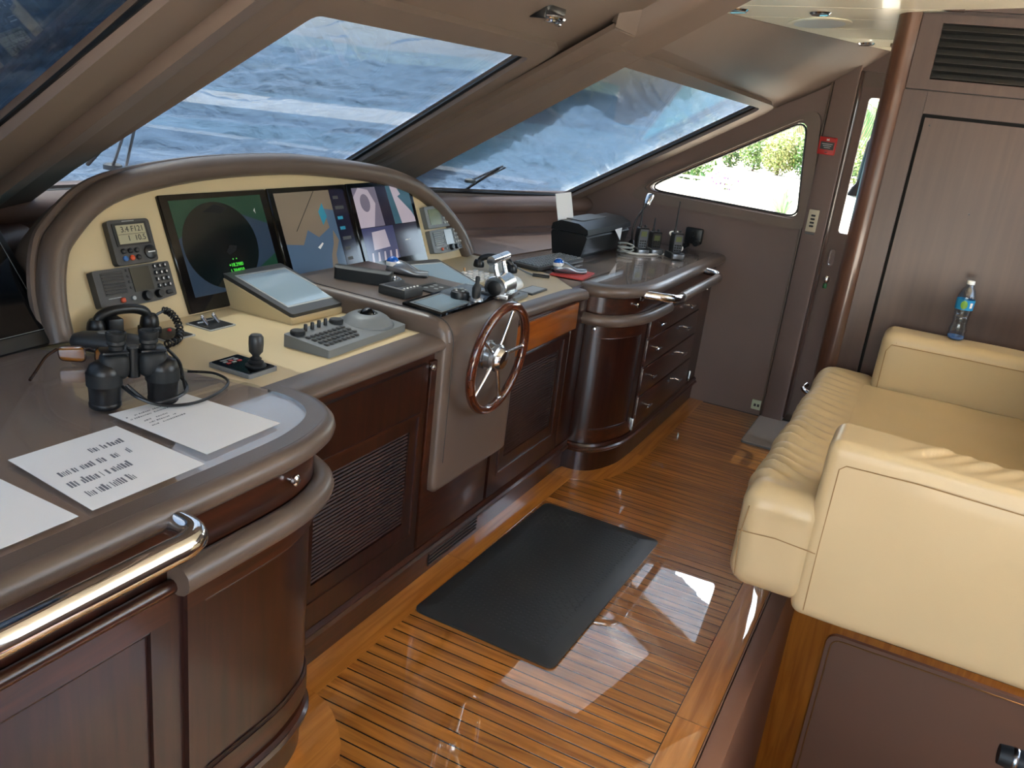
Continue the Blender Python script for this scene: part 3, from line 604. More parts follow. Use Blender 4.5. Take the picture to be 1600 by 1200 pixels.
def radio(label, u, v, W, H, body, face):
    t = panel_thing('marine_radio', label, 'radio', u, v, 0, 'fixed radios in the instrument panel'); k = W/.256
    O('case', MB().plate(rpoly([(-.128*k, -.048*k), (-.05*k, -.055*k), (.06*k, -.055*k), (.124*k, -.048*k), (.126*k, .05*k), (-.126*k, .05*k)], .006*k), flat, 0, .024), body, t)
    O('speaker_grille', MB().plate(rpoly(rect(-.105*k, -.035*k, -.022*k, .042*k), .004), flat, .024, .025), 'black', t)
    pieces('grille_bar', MB().rbox((0, 0, 0), (.066*k, .0035*k, .003), .001, 1), face, t, [(-.07*k, -.016*k+j*.0088*k, .026) for j in range(7)])
    O('readout', MB().plate(rect(-.012*k, .052*k, -.022*k, .045*k), flat, .024, .0262), mat('dim_screen', (62, 62, 56), .15), t)
    keys('soft_key', face, t, -.022*k, .04*k, 1, 4, 0, .016*k, .009*k, .007*k, .026, .004); keys('number_key', 'black' if body == 'dgrey' else face, t, .072*k, .04*k, 3, 4, .018*k, .0185*k, .013*k, .012*k, .026, .005)
    pieces('key_mark', MB().bb(-.0018*k, .0018*k, -.003*k, .003*k, 0, .0004), 'wink', t, [(.072*k+i*.018*k, .04*k-j*.0185*k, .0286) for j in range(4) for i in range(3)])
    for X_, r in ((.02, .014), (.062, .012)): O('dial', MB().lathe([(r*k, 0), (r*k, .008), (r*.8*k, .014), (.001, .0145)], 18, (X_*k, -.037*k, .024)), 'black', t)
    O('end_button', MB().rbox((.1*k, -.037*k, .026), (.024*k, .012*k, .005), .003, 1), 'black', t); O('call_button', MB().rbox((-.058*k, -.038*k, .027), (.016*k, .014*k, .006), .003, 1), 'orange', t); O('small_knob', MB().lathe([(.006*k, 0), (.006*k, .006), (.001, .007)], 12, (-.024*k, -.037*k, .024)), 'lgrey', t)
    O('maker_bar', MB().bb(-.1*k, -.06*k, -.03*k, -.0275*k, .024, .0246), 'lgrey', t)
    return t
radio('larger dark grey radio with number keys and red call button, left of the screens', 1.62, .117, .256, .1, 'dgrey', 'dgrey'); radio('smaller grey radio with pale keys, right of the screens', 3.255, .085, .25, .095, 'grey', 'lgrey')
t = panel_thing('pilot_display', 'light grey instrument with a green screen, above the right radio', 'instrument', 3.222, .19)
O('case', MB().plate(rpoly(rect(-.09, .088, -.047, .047), .008), flat, 0, .024), 'grey', t); O('screen', MB().plate(rect(-.066, .026, -.034, .034), flat, .024, .0255), 'lcdg', t); keys('button', 'lgrey', t, .046, .03, 2, 4, .02, .02, .014, .011, .026, .004)
# ------------------------------------------------------------------ things on the desk tops (DZ: desk, PZ: pedestal top, NZ: near glass, FZ: far glass)
DZ, NZ, FZ = .871, .8855, .8735
def pz(y): return .93+(y-1.37)*.013
RXm = lambda a: Matrix.Rotation(a, 3, 'X')
# switch plates
for (x_, y_, lab) in ((1.765, 1.803, 'black switch plate with two chrome toggles, beside the wedge shaped touch panel'), (1.61, 1.80, 'black switch plate with a small red light, beside the telephone handset')):
    t = T('switch_plate', lab, 'switch plate', (x_, y_, DZ)); O('plate', MB().plate(rpoly(rect(-.05, .05, -.05, .05), .006), flat, 0, .003), 'lgrey', t); O('recess', MB().plate(rpoly(rect(-.044, .044, -.044, .044), .004), flat, .003, .0045), 'black', t)
    if x_ > 1.7:
        for a in (-.02, .022): O('toggle', MB().tube([(a, -.01, .004), (a, .012, .022)], [.004, .006], 10).ball((a, .013, .023), .0065, n=8), 'chrome', t)
        O('toggle_bar', MB().rbb(-.03, .03, .018, .026, .0045, .007, .001), 'silver', t)
    else: O('pilot_light', MB().ball((.02, .02, .005), .006, n=8), 'red', t)
# joystick plate
t = T('joystick_controller', 'small black joystick controller with silver edge, on the beige desk', 'joystick', (1.546, 1.47, DZ), .0)
O('base', MB().plate(rpoly(rect(-.05, .05, -.068, .068), .006), flat, 0, .011), 'silver', t); O('face', MB().plate(rpoly(rect(-.045, .045, -.063, .063), .004), flat, .011, .013), 'blackg', t)
O('button', MB().rbb(-.028, .02, .045, .052, .013, .0145, .001), 'grey', t)
for i in range(3):
    for j in range(2): O('button', MB().rbb(-.03+i*.018, -.018+i*.018, .02+j*.012, .028+j*.012, .013, .015, .001), 'lgrey' if (i+j) % 2 else 'red', t)
O('boot', MB().lathe([(.026, .012), (.026, .016), (.018, .02), (.02, .024), (.013, .029), (.015, .032), (.009, .037), (.009, .045)], 20, (.012, -.03, 0)), 'rubber', t)
O('grip', MB().lathe([(.009, .04), (.017, .05), (.0185, .07), (.018, .088), (.013, .094), (.001, .095)], 20, (.012, -.03, 0)), 'dgrey', t)
# grey control keyboard with trackball
t = T('control_keyboard', 'grey radar keyboard with black knobs and a trackball, on the beige desk', 'keyboard', (1.765, 1.375, DZ), .03)
O('body', MB().plate(rpoly(rect(0, .385, 0, .155), .006), lambda x_, y_, w_: (x_, y_, w_ if w_ < .001 else w_+y_*.09), 0, .022), 'grey', t, sharp=30)
O('ball_housing', MB().lathe([(.085, -.02), (.08, .01), (.06, .028), (.045, .036), (.03, .037), (.028, .032)], 28, (.30, .085, .02)), 'grey', t)
O('trackball', MB().ball((.30, .085, .046), .026, n=16), 'blackg', t)
tz = lambda y: .022+y*.09
ky = [(.03+i*.0195, .03+j*.021) for j in range(4) for i in range(9) if not (j == 0 and i > 7)]
pieces('key', MB().rbox((0, 0, 0), (.0155, .015, .006), .003, 1), 'dgrey', t, [(a, b, tz(b)+.002) for a, b in ky])
for a in (.03, .205): O('knob', MB().lathe([(.021, 0), (.021, .009), (.018, .012), (.001, .0125)], 22, (a, .13, tz(.13))), 'rubber', t)
for k in range(4): O('push_button', MB().lathe([(.0055, 0), (.0055, .018), (.004, .02), (.001, .0205)], 12, (.07+k*.03, .135, tz(.135))), 'black', t)
# wedge shaped touch panels
def touch(lab, loc, rz, W, D, h, base):
    t = T('touch_panel', lab, 'touch panel', loc, rz)
    if base: O('wedge_base', MB().ring([[(x_, -D*.5, 0), (x_, D*.5, 0), (x_, D*.5, h), (x_, D*.48, h+.006), (x_, -D*.48, .02), (x_, -D*.5, .015)] for x_ in (-W/2, -W/2+.006, W/2-.006, W/2)]), 'beige', t, sharp=25)
    else: O('wedge_base', MB().ring([[(x_, -D*.5, 0), (x_, D*.5, 0), (x_, D*.5, h), (x_, -D*.5, .012)] for x_ in (-W/2, W/2)]), 'beige', t)
    sl = math.atan2(h-.012, D*.98); m4 = Matrix.Translation((0, 0, (h+.03)/2)) @ Matrix.Rotation(sl, 4, 'X'); mp = lambda x_, y_, w_: tuple(m4 @ Vector((x_, y_, w_)))
    O('bezel', MB().plate(rpoly(rect(-W*.48, W*.49, -D*.5, D*.5), .01), mp, -.004, .010), 'dgrey', t); O('display', MB().plate(rect(-W*.37, W*.40, -D*.34, D*.36), mp, .010, .0112), 'tabletop', t)
    O('bezel_frame', MB().plate(rpoly(rect(-W*.40, W*.43, -D*.37, D*.39), .004), mp, .010, .0115, [rect(-W*.375, W*.405, -D*.345, D*.365)]), 'lgrey', t)
    return t
touch('larger wedge shaped beige touch panel with a pale screen, left of the pedestal', (2.075, 1.80, DZ), -.02, .27, .30, .085, True)
touch('smaller grey touch panel lying tilted on the pedestal top, behind the glass control panel', (2.72, 1.60, DZ), -.28, .19, .30, .066, False)
# telephone handsets
def handset(lab, loc, rz, tilt, cradle):
    t = T('telephone_handset', lab, 'telephone', loc, rz); t.scale = (.8, .8, .8)
    if tilt: t.rotation_euler = (0, tilt, rz)
    pts = spline([(-.085, 0, .062), (-.07, 0, .082), (-.03, 0, .094), (.03, 0, .094), (.07, 0, .082), (.085, 0, .062)], 5)
    O('grip', MB().tube(pts, [.019]+[.0165]*(len(pts)-2)+[.019], 12), 'black', t)
    O('earpiece', MB().lathe([(.020, .075), (.027, .064), (.03, .044), (.028, .036), (.001, .036)], 20, (-.088, 0, -.004)), 'black', t)
    O('mouthpiece', MB().lathe([(.020, .075), (.028, .064), (.032, .040), (.03, .032), (.001, .032)], 20, (.09, 0, -.006)), 'black', t)
    if cradle:
        O('cradle', MB().rbb(-.06, -.01, -.03, .03, 0, .072, .005), 'black', t); O('cradle_foot', MB().rbb(.06, .12, -.03, .03, 0, .028, .006), 'black', t)
        cor = spline([(.115, .0, .06), (.135, -.01, .078), (.15, -.03, .072), (.155, -.065, .05), (.14, -.11, .022), (.10, -.155, .014), (.05, -.18, .014)], 8)
        O('cord_lead', MB().tube([(.105, 0, .055), (.12, -.004, .068), (.138, -.012, .078)], .005, 8), 'grey', t)
        hel = []; n = 17*14
        for k in range(n+1):
            s_ = 8+(len(cor)-9)*k/n; i = min(int(s_), len(cor)-2); f = s_-i; p = Vector(cor[i])*(1-f)+Vector(cor[i+1])*f; tg = (Vector(cor[i+1])-Vector(cor[i])).normalized(); a = tg.cross(Vector((0, 0, 1))).normalized() if abs(tg.z) < .98 else Vector((1, 0, 0)); b = a.cross(tg)
            q = 2*PI*17*k/n; hel.append(p+(a*math.cos(q)+b*math.sin(q))*.0105)
        O('coiled_cord', MB().tube(hel, .0034, 5), 'black', t)
    return t
handset('black telephone handset with a coiled cord, standing in its cradle below the left radio', (1.515, 1.862, DZ), -.25, 0, True)
t = handset('black telephone handset lying beside the far keyboard, right of the chrome throttle', (3.20, 1.64, DZ-.01), -1.25, .0, False)
O('straight_lead', MB().tube([(.12, 0, .055), (.17, .03, .03), (.21, .05, .016)], .005, 8), 'grey', t); O('plug', MB().tube([(.20, .045, .018), (.29, .055, .016)], [.012, .011], 10), 'black', t)
O('rest', MB().rbb(-.03, .05, -.025, .025, .01, .075, .01), 'lgrey', t)
# black remote, box and round control on the pedestal top
t = T('cordless_receiver', 'long black receiver lying on the left end of the pedestal top', 'receiver', (2.365, 1.71, pz(1.7)), .0); t.rotation_euler = (0, 0, math.radians(-72))
O('body', MB().plate(rpoly(rect(-.10, .10, -.026, .026), .014), lambda x_, y_, w_: (x_, y_, w_+.012*(1-(y_/.03)**2)*(w_ > .01)), 0, .036), 'rubber', t); O('end_cap', MB().rbb(.097, .108, -.02, .02, .006, .036, .004), 'dgrey', t); O('ring', MB().lathe([(.012, 0), (.012, .004), (.001, .005)], 14, (.109, 0, .022), Matrix.Rotation(PI/2, 3, 'Y')), 'chrome', t)
t = T('remote_box', 'small dark grey box with a row of pale buttons, on the pedestal top', 'control box', (2.325, 1.53, pz(1.53)), -.05)
O('body', MB().rbb(-.05, .05, -.055, .055, 0, .03, .004), 'dgrey', t); O('window', MB().bb(-.035, .035, -.01, .04, .03, .0308), 'black', t); pieces('button', MB().rbox((0, 0, 0), (.008, .006, .005), .0015, 1), 'white', t, [(-.036+k*.018, -.04, .031) for k in range(5)])
t = T('round_dial', 'flat round silver dial on the pedestal top, behind the dark grey box', 'dial', (2.435, 1.645, pz(1.645)))
O('base', MB().lathe([(.048, 0), (.048, .008), (.04, .014), (.001, .015)], 26), 'dgrey', t); O('dial_face', MB().lathe([(.036, .0145), (.03, .019), (.001, .02)], 26), 'silver', t)
def trackball_mouse(lab, loc, rz):
    t = T('trackball_mouse', lab, 'trackball mouse', loc, rz)
    mb = MB(); R_ = []
    for k in range(13):
        s_ = k/12; x_ = -.055+.15*s_; h = .018+.030*math.sin(PI*min(1, s_*1.25+.12))**1.0*(1-.55*s_); wd = .036*(math.sin(PI*(.18+.72*s_)))**.6
        R_.append([(x_, wd*math.cos(q), max(0, h*(.5+.62*math.sin(q)))) for q in [2*PI*j/16 for j in range(16)]])
    mb.ring(R_); O('body', mb, 'silver', t, sharp=70); O('base', MB().plate(rpoly([(-.06, -.028), (.09, -.024), (.09, .026), (-.06, .03)], .02), flat, 0, .012), 'black', t)
    O('ball', MB().ball((-.036, -.004, .038), .0235, n=14), 'blue', t); O('ball_ring', MB().lathe([(.0265, .004), (.0262, .016), (.0238, .0195)], 22, (-.034, -.004, .024)), 'white', t); return t
trackball_mouse('silver trackball mouse with a blue ball, on the pedestal top', (2.585, 1.70, pz(1.7)), math.radians(-68)); 
t = T('mouse_pad', 'red card lying under the trackball mouse on the far glass top', 'card', (3.475, 1.395, FZ), .12); O('card', MB().rbb(-.10, .10, -.075, .075, 0, .006, .002), 'redpad', t)
trackball_mouse('silver trackball mouse with a blue ball, on the red card', (3.46, 1.425, FZ+.006), math.radians(-50))
# glass control panel with puck and black lever
t = T('glass_controller', 'glossy black glass control panel let into the pedestal top beside the wheel', 'control panel', (2.40, 1.375, pz(1.37)), .0)
mp = lambda x_, y_, w_: (x_, y_, w_+y_*.013)
O('glass_plate', MB().plate(rpoly([(-.205, -.085), (.215, -.08), (.235, .085), (-.185, .075)], .006), mp, 0, .008), 'blackg', t)
O('display', MB().plate([(-.17, -.065), (.0, -.06), (.02, .055), (-.15, .05)], mp, .008, .009), 'tabletop', t); O('display_frame', MB().plate([(-.185, -.072), (.01, -.068), (.03, .065), (-.165, .06)], mp, .008, .0088, [[(-.175, -.067), (.003, -.063), (.023, .058), (-.155, .053)]]), 'grey', t)
O('puck', MB().lathe([(.031, 0), (.033, .01), (.03, .022), (.02, .026), (.001, .026)], 24, (.028, -.012, .008)), 'black', t); pieces('puck_button', MB().lathe([(.005, 0), (.005, .003), (.001, .0035)], 10), 'lgrey', t, [(.028+.019*math.cos(a), -.012+.019*math.sin(a), .034) for a in (.3, 1.5, 2.8, 4.1, 5.3)])
O('lever_boot', MB().lathe([(.026, 0), (.024, .008), (.018, .014), (.012, .018)], 18, (.048, -.062, .007)), 'silver', t)
O('lever', MB().lathe([(.013, 0), (.015, .02), (.0155, .04), (.011, .05), (.007, .056), (.008, .074), (.006, .08), (.001, .08)], 16, (.04, -.066, .010)), 'rubber', t)
pieces('button', MB().rbox((0, 0, 0), (.016, .01, .004), .002, 1), 'lgrey', t, [(.165, -.04, .009), (.19, -.03, .009)])
# chrome engine throttle
t = T('engine_throttle', 'chrome twin lever engine throttle on the pedestal, behind the steering wheel', 'throttle', (2.615, 1.31, pz(1.33)-.002), .12)
O('drum', MB().lathe([(.038, -.055), (.042, -.05), (.042, .05), (.038, .055), (.001, .056)], 26, (0, 0, .036), Matrix.Rotation(PI/2, 3, 'Y')).rbb(-.056, .056, -.05, .05, 0, .02, .004), 'steel', t); O('end_disc', MB().lathe([(.026, 0), (.026, .006), (.012, .01), (.001, .01)], 22, (-.055, 0, .036), Matrix.Rotation(-PI/2, 3, 'Y')), 'black', t)
for x_ in (-.04, .04):
    l = O('lever_arm', MB().tube([(x_, 0, .07), (x_, .010, .10), (x_*.9, .016, .128)], [.010, .009, .008], 12), 'chrome', t)
    O('lever_knob', MB().cyl((x_-.036 if x_ < 0 else .0025, .017, .13), (-.0025 if x_ < 0 else x_+.036, .017, .13), .0155, n=16), 'chrome', l)
O('trim_button', MB().ball((.085, .02, .06), .016, (1, .8, 1.3), 10), 'black', t)
t = T('white_cover', 'white domed plastic cover on the beige desk, right of the chrome throttle', 'cover', (2.98, 1.47, DZ), .1)
O('shell', MB().ring([[(x_, .05*math.cos(q)*k, max(0, .042*math.sin(q)*k)) for q in [PI*j/12 for j in range(13)]] for x_, k in ((-.095, .55), (-.085, .85), (-.05, 1), (.05, 1), (.085, .85), (.098, .5))]), 'white', t, sharp=60); O('end_cap', MB().lathe([(.026, 0), (.02, .012), (.001, .014)], 16, (-.095, 0, .02), Matrix.Rotation(-PI/2, 3, 'Y')), 'brass', t)
# beige keypad of many buttons, small keypad, framed readout, flat frame
t = T('button_keypad', 'beige keypad with rows of small buttons, between the touch panel and the handset', 'keypad', (2.95, 1.62, DZ), -.12)
O('body', MB().rbb(-.14, .14, -.075, .075, 0, .016, .004), 'ivory', t); pieces('button', MB().rbox((0, 0, 0), (.024, .018, .01), .003, 1), 'white', t, [(-.115+i*.0385, -.055+j*.028, .018) for j in range(5) for i in range(7)])
pieces('toggle', MB().tube([(0, 0, 0), (0, .004, .02)], [.003, .004], 8), 'brass', t, [(-.06, .07, .015), (.06, .07, .015)])
t = T('small_keypad', 'small grey keypad with dark keys, on the beige desk beside the throttle drum', 'keypad', (2.845, 1.362, DZ), .06)
O('body', MB().rbb(-.062, .062, -.03, .03, 0, .017, .004), 'grey', t); pieces('key', MB().rbox((0, 0, 0), (.016, .012, .006), .002, 1), 'black', t, [(-.035+i*.024, -.008+j*.018, .018) for j in range(2) for i in range(3)])
t = T('framed_readout', 'square grey readout in a dark frame, flat on the beige desk by the far edge', 'readout', (3.015, 1.37, DZ), .0)
O('frame', MB().plate(rpoly(rect(-.07, .07, -.034, .034), .004), flat, 0, .007), 'dgrey', t); O('pane', MB().plate(rect(-.06, .06, -.027, .027), flat, .007, .008), 'lgrey', t)
t = T('flat_keypad', 'flat dark plate with pale symbols on the pedestal top, behind the glass panel', 'keypad', (2.488, 1.503, pz(1.5)), -.05)
O('plate', MB().plate(rpoly(rect(-.065, .065, -.046, .046), .006), mp, 0, .006), 'dgrey', t); pieces('symbol', MB().lathe([(.008, 0), (.008, .001), (.001, .0012)], 12), 'lgrey', t, [(-.03, .012, .0062), (.0, .008, .0062), (.03, .014, .0062), (-.012, -.018, .0055), (.022, -.016, .0055)]); O('display', MB().rbb(-.05, .05, .026, .038, .006, .009, .001), 'black', t)
# computer keyboard, printer, hand radios, lamp on the far wing
t = T('computer_keyboard', 'grey computer keyboard on the far glass top, in front of the black printer', 'keyboard', (3.60, 1.57, FZ), -.10)
O('body', MB().rbb(-.21, .21, -.07, .07, 0, .018, .004), 'dgrey', t); pieces('key', MB().rbox((0, 0, 0), (.0185, .0165, .007), .002, 1), 'grey', t, [(-.19+i*.0224, -.053+j*.0212, .02) for j in range(6) for i in range(18)])
t = T('label_printer', 'black label printer on the far glass top', 'printer', (4.165, 1.60, FZ), -.03)
sec = lambda x_, k: [(x_, -.095*k, .02), (x_, -.075, 0), (x_, .075, 0), (x_, .095*k, .03), (x_, .095, .10), (x_, .09, .115), (x_, -.085, .115), (x_, -.1, .10)]
O('body', MB().ring([sec(-.28, .86), sec(-.265, .95), sec(0, 1), sec(.265, .95), sec(.28, .86)]), 'black', t, sharp=30)
O('lid', MB().ring([[(x_, -.105, .118), (x_, .095, .118), (x_, .09, .148), (x_, .05, .168), (x_, -.05, .165), (x_, -.1, .142)] for x_ in (-.285, -.27, .27, .285)]), 'black', t, sharp=30)
O('lid_panel', MB().plate(rpoly(rect(-.2, .12, -.03, .07), .03), lambda x_, y_, w_: (x_, y_, .166+w_), 0, .004), 'dgrey', t)
O('seam_strip', MB().bb(-.2805, .2805, -.1005, -.097, .1145, .1185), 'grey', t); O('paper_flap', MB().add([(.06, -.104, .12), (.16, -.104, .122), (.115, -.12, .06)], [(0, 1, 2)]).add([(.06, -.1045, .12), (.16, -.1045, .122), (.115, -.1205, .06)], [(0, 2, 1)]), 'paper', t)
O('paper_sheet', MB().rbox((-.2, .075, .215), (.11, .003, .15), .001, 1, Matrix.Rotation(-.25, 3, 'X') @ Matrix.Rotation(-.35, 3, 'Z')), 'paper', t)
def hand_radio(lab, loc, rz, h, ant, sc=1):
    t = T('handheld_radio', lab, 'radio', loc, rz, 'handheld radios along the side wall')
    O('charger', MB().rbb(-.04, .04, -.05, .04, 0, .035, .008), 'black', t); O('charger_front', MB().rbb(-.032, .032, -.054, -.03, .002, .03, .006), 'silver', t)
    O('body', MB().plate(rpoly([(-.026, .018), (.026, .018), (.03, .09), (.027, h), (-.027, h), (-.03, .09)], .008), lambda x_, y_, w_: (x_, w_, y_), -.022, .016), 'black', t)
    O('bezel', MB().plate(rpoly([(-.021, .035), (.021, .035), (.024, .09), (.022, h-.008), (-.022, h-.008), (-.024, .09)], .006), lambda x_, y_, w_: (x_, w_, y_), -.025, -.021), 'silver' if sc else 'dgrey', t)
    O('screen', MB().bb(-.016, .016, -.0265, -.0245, h-.045, h-.018), 'lcdg', t); pieces('key', MB().rbox((0, 0, 0), (.010, .003, .007), .001, 1), 'black', t, [(-.0135+i*.0135, -.026, .045+j*.013) for j in range(3) for i in range(3)])
    O('antenna', MB().tube([(-.016, .0, h), (-.016, .0, h+.012), (-.016, .0, h+.02), (-.014, .004, h+ant)], [.009, .008, .005, .0035], 8), 'rubber', t); O('knob', MB().cyl((.014, 0, h), (.014, 0, h+.012), .007, n=12), 'rubber', t); return t
hand_radio('handheld radio with a tall aerial, beside the cables behind the printer', (4.345, 1.385, FZ), -.8, .14, .14); hand_radio('smallest handheld radio, the middle of the three by the side wall', (4.42, 1.335, FZ), -.8, .12, .07, 0); hand_radio('handheld radio with a bright silver charger, closest to the bent wall plug', (4.41, 1.215, FZ), -.8, .135, .16)
t = T('gooseneck_lamp', 'small black gooseneck lamp with a chrome head, leaning on the side window', 'lamp', (4.42, 1.46, FZ))
O('base', MB().lathe([(.03, 0), (.03, .012), (.02, .03), (.012, .05), (.006, .055)], 16), 'black', t); O('neck', MB().tube(spline([(0, 0, .05), (-.01, .0, .10), (.0, -.01, .17), (.05, -.03, .235), (.07, -.035, .262)], 6), .0055, 8), 'black', t)
O('lamp_head', MB().lathe([(.001, -.012), (.016, -.01), (.02, .0), (.021, .045), (.018, .05), (.001, .05)], 16, (.065, -.035, .25), Matrix.Rotation(.5, 3, 'Y')), 'chrome', t)
cb = MB().tube(spline([(4.30, 1.47, .885), (4.27, 1.40, .88), (4.33, 1.33, .88), (4.40, 1.29, .88), (4.44, 1.25, .884)], 6), .006, 8); o = O('charger_cable', cb, 'white'); tag(o, 'white cable snaking between the printer and the radio chargers', 'cable')
o = O('charger_cable', MB().tube(spline([(4.44, 1.23, .885), (4.50, 1.20, .92), (4.46, 1.27, .99), (4.50, 1.24, 1.0)], 6), .005, 8), 'white'); tag(o, 'white cable rising behind the silver radio charger', 'cable')
o = O('coiled_cable', MB().tube([(4.28+.05*math.cos(q)*(1+.1*math.sin(3*q)), 1.44+.04*math.sin(q), .878+.0012*k) for k, q in enumerate([2*PI*j/16 for j in range(40)])], .0045, 6), 'lgrey'); tag(o, 'loop of grey cable lying in front of the black lamp base', 'cable')
t = T('wall_plug', 'dark round socket with plugs on the wall behind the radios', 'plug', (4.842, 1.235, .945)); O('socket', MB().rbb(-.03, .008, -.05, .05, -.04, .05, .01), 'black', t)
for a, b in ((-.03, -.03), (.03, -.05), (.0, .02)): O('plug_body', MB().cyl((-.07, a, b), (-.02, a, b), .016, n=12), 'black', t)
# papers under the near glass, binoculars, glasses, spectacle case, black monitor
def paper(lab, pts, z, lines):
    o = O('paper_sheet', MB().plate(pts, flat, z, z+.0006), 'paper'); tag(o, lab, 'paper', 'papers on the near chart top')
    p0 = Vector(pts[0]); u = Vector(pts[1])-p0; v = Vector(pts[3])-p0
    for (s0, s1, r, h) in lines:
        mb = MB(); s_ = s0
        while s_ < s1:
            wd = random.uniform(.006, .022)
            if random.random() < .8:
                hh = h*random.uniform(.6, 1); q = [p0+u*a+v*b for a, b in ((s_, r), (s_+wd, r), (s_+wd+.006, r+hh), (s_+.006, r+hh))]; mb.add([(c.x, c.y, z+.0008) for c in q], [(0, 1, 2, 3)])
            s_ += wd+.008
        O('print_line', mb, mat('grey_print', (120, 126, 134), .8) if 'grey_print' not in bpy.data.materials else bpy.data.materials['grey_print'], o)
PZ_ = NZ+.0004
paper('white sheet with lines of large grey print, at the middle of the near glass top', [(.83, 1.108), (1.068, 1.107), (1.083, 1.362), (.862, 1.368)], PZ_, [(.1, .5, .16, .10), (.08, .6, .34, .10), (.12, .75, .52, .10), (.5, .8, .70, .08)])
paper('white sheet with faint print, under the binoculars by the curved edge', [(1.10, 1.135), (1.31, 1.14), (1.30, 1.40), (1.112, 1.42)], PZ_, [(.1, .5, .62, .02), (.1, .45, .67, .02), (.1, .4, .72, .02), (.05, .6, .8, .02), (.05, .55, .85, .02)])
paper('plain white sheet at the left end of the near glass top', [(.52, 1.108), (.805, 1.108), (.81, 1.31), (.52, 1.31)], PZ_, [])
t = T('binoculars', 'black binoculars standing on their large lenses with a thin strap, on the near glass top', 'binoculars', (1.187, 1.432, NZ+.001), math.radians(-28)); t.scale = (.93, .93, .91)
for s_ in (-1, 1):
    x_ = s_*.062
    b_ = O('barrel', MB().lathe([(.001, 0), (.031, 0), (.034, .004), (.034, .012), (.0325, .014), (.0335, .04), (.0345, .05), (.037, .055), (.036, .085), (.030, .102), (.018, .11), (.001, .112)], 26, (x_, 0, 0)), 'black', t)
    O('rib_grip', MB().ring([[(x_+.038*math.cos(q+.02), .038*math.sin(q+.02), z_) for q in [2*PI*j/20 for j in range(20)]] for z_ in (.056, .084)], caps=False), 'rubber', b_)
    O('prism_housing', MB().rbox((x_-s_*.022, .002, .098), (.062, .058, .066), .022, 4), 'rubber', t)
    O('prism_cover', MB().rbox((x_-s_*.022, .002, .132), (.056, .05, .008), .004, 2), 'black', t)
    e_ = O('eyepiece', MB().lathe([(.016, 0), (.0165, .012), (.02, .016), (.02, .022), (.0185, .024), (.021, .028), (.022, .042), (.019, .044), (.0135, .043), (.012, .034), (.001, .032)], 24, (x_-s_*.028, .002, .133)), 'rubber', t)
O('hinge', MB().cyl((0, 0, .068), (0, 0, .138), .014, n=16).rbb(-.03, .03, -.008, .008, .085, .125, .004), 'black', t); O('focus_wheel', MB().cyl((0, 0, .125), (0, 0, .142), .0125, n=18), 'dgrey', t)
O('strap', MB().tube(spline([(-.02, -.02, .055), (.02, -.05, .02), (.06, -.055, .022), (.10, -.04, .03), (.115, -.0, .035), (.10, .025, .06), (.075, .028, .112)], 7), .0042, 6).tube(spline([(-.03, .0, .05), (.0, -.045, .03), (.05, -.06, .012), (.12, -.05, .006), (.19, .0, .006), (.235, .07, .006), (.22, .14, .006), (.16, .16, .01)], 7), .0038, 6).tube(spline([(.074, .0, .128), (.102, .012, .09), (.112, .02, .05), (.108, -.02, .03)], 5), .004, 6), 'black', t)
t = T('spectacle_case', 'dark grey rounded spectacle case behind the binoculars', 'case', (1.385, 1.745, NZ+.001), math.radians(-58))
O('shell', MB().ring([[(x_, .042*k*math.cos(q), .022+.026*k*math.sin(q)) for q in [2*PI*j/18 for j in range(18)]] for x_, k in ((-.095, .25), (-.09, .6), (-.07, .88), (-.03, 1), (.03, 1), (.07, .88), (.09, .6), (.095, .25))]), 'dgrey', t, sharp=70); O('badge', MB().lathe([(.014, 0), (.012, .002), (.001, .0025)], 18, (-.02, 0, .047)), 'grey', t); O('lid_seam', MB().ring([[(x_, .0425*k*math.cos(q), .022+.002*math.sin(q)) for q in [2*PI*j/18 for j in range(18)]] for x_, k in ((-.09, .6), (-.03, 1), (.03, 1), (.09, .6))], caps=False), 'black', t)
t = T('sunglasses', 'amber sunglasses with brown frames lying beside the binoculars', 'sunglasses', (1.285, 1.695, NZ+.001), math.radians(-62))
for s_ in (-1, 1):
    O('lens', MB().plate(rpoly([(s_*.012-.0, .006), (s_*.062, .01), (s_*.066, .04), (s_*.014, .043)] if s_ > 0 else [(-.014, .043), (-.066, .04), (-.062, .01), (-.012, .006)], .012), lambda x_, y_, w_: (x_, w_-.0-(x_*x_)*4, y_), 0, .003), 'amber', t)
    O('frame_rim', MB().tube([(a, -(a*a)*4+.0015, b) for a, b in rpoly([(s_*.011, .005), (s_*.063, .009), (s_*.067, .041), (s_*.013, .044)], .012)], .0022, 6, True), 'tort', t)
    O('temple', MB().tube(spline([(s_*.068, -.018, .036), (s_*.072, -.06, .03), (s_*.07, -.11, .012), (s_*.066, -.145, .004)], 5), .0035, 6), 'tort', t)
O('nose_bridge', MB().tube([(-.012, .001, .036), (0, .003, .04), (.012, .001, .036)], .0025, 6), 'tort', t)
t = T('black_monitor', 'large black monitor leaning back at the left end of the near cabinet', 'monitor', (1.13, 1.87, NZ+.002), math.radians(5)); t.rotation_euler = (math.radians(-37), 0, math.radians(6))
O('casing', MB().rbox((0, .016, .20), (.47, .03, .40), .006, 2), 'black', t); O('screen', MB().bb(-.215, .215, -.0005, .002, .035, .375), 'blackg', t); O('screen_line', MB().plate(rect(-.213, .213, .037, .373), lambda x_, y_, w_: (x_, w_, y_), -.001, -.0004, [rect(-.2115, .2115, .0385, .3715)]), 'grey', t)
O('stand', MB().rbb(-.10, .10, .02, .30, -.008, .004, .003), 'black', t)
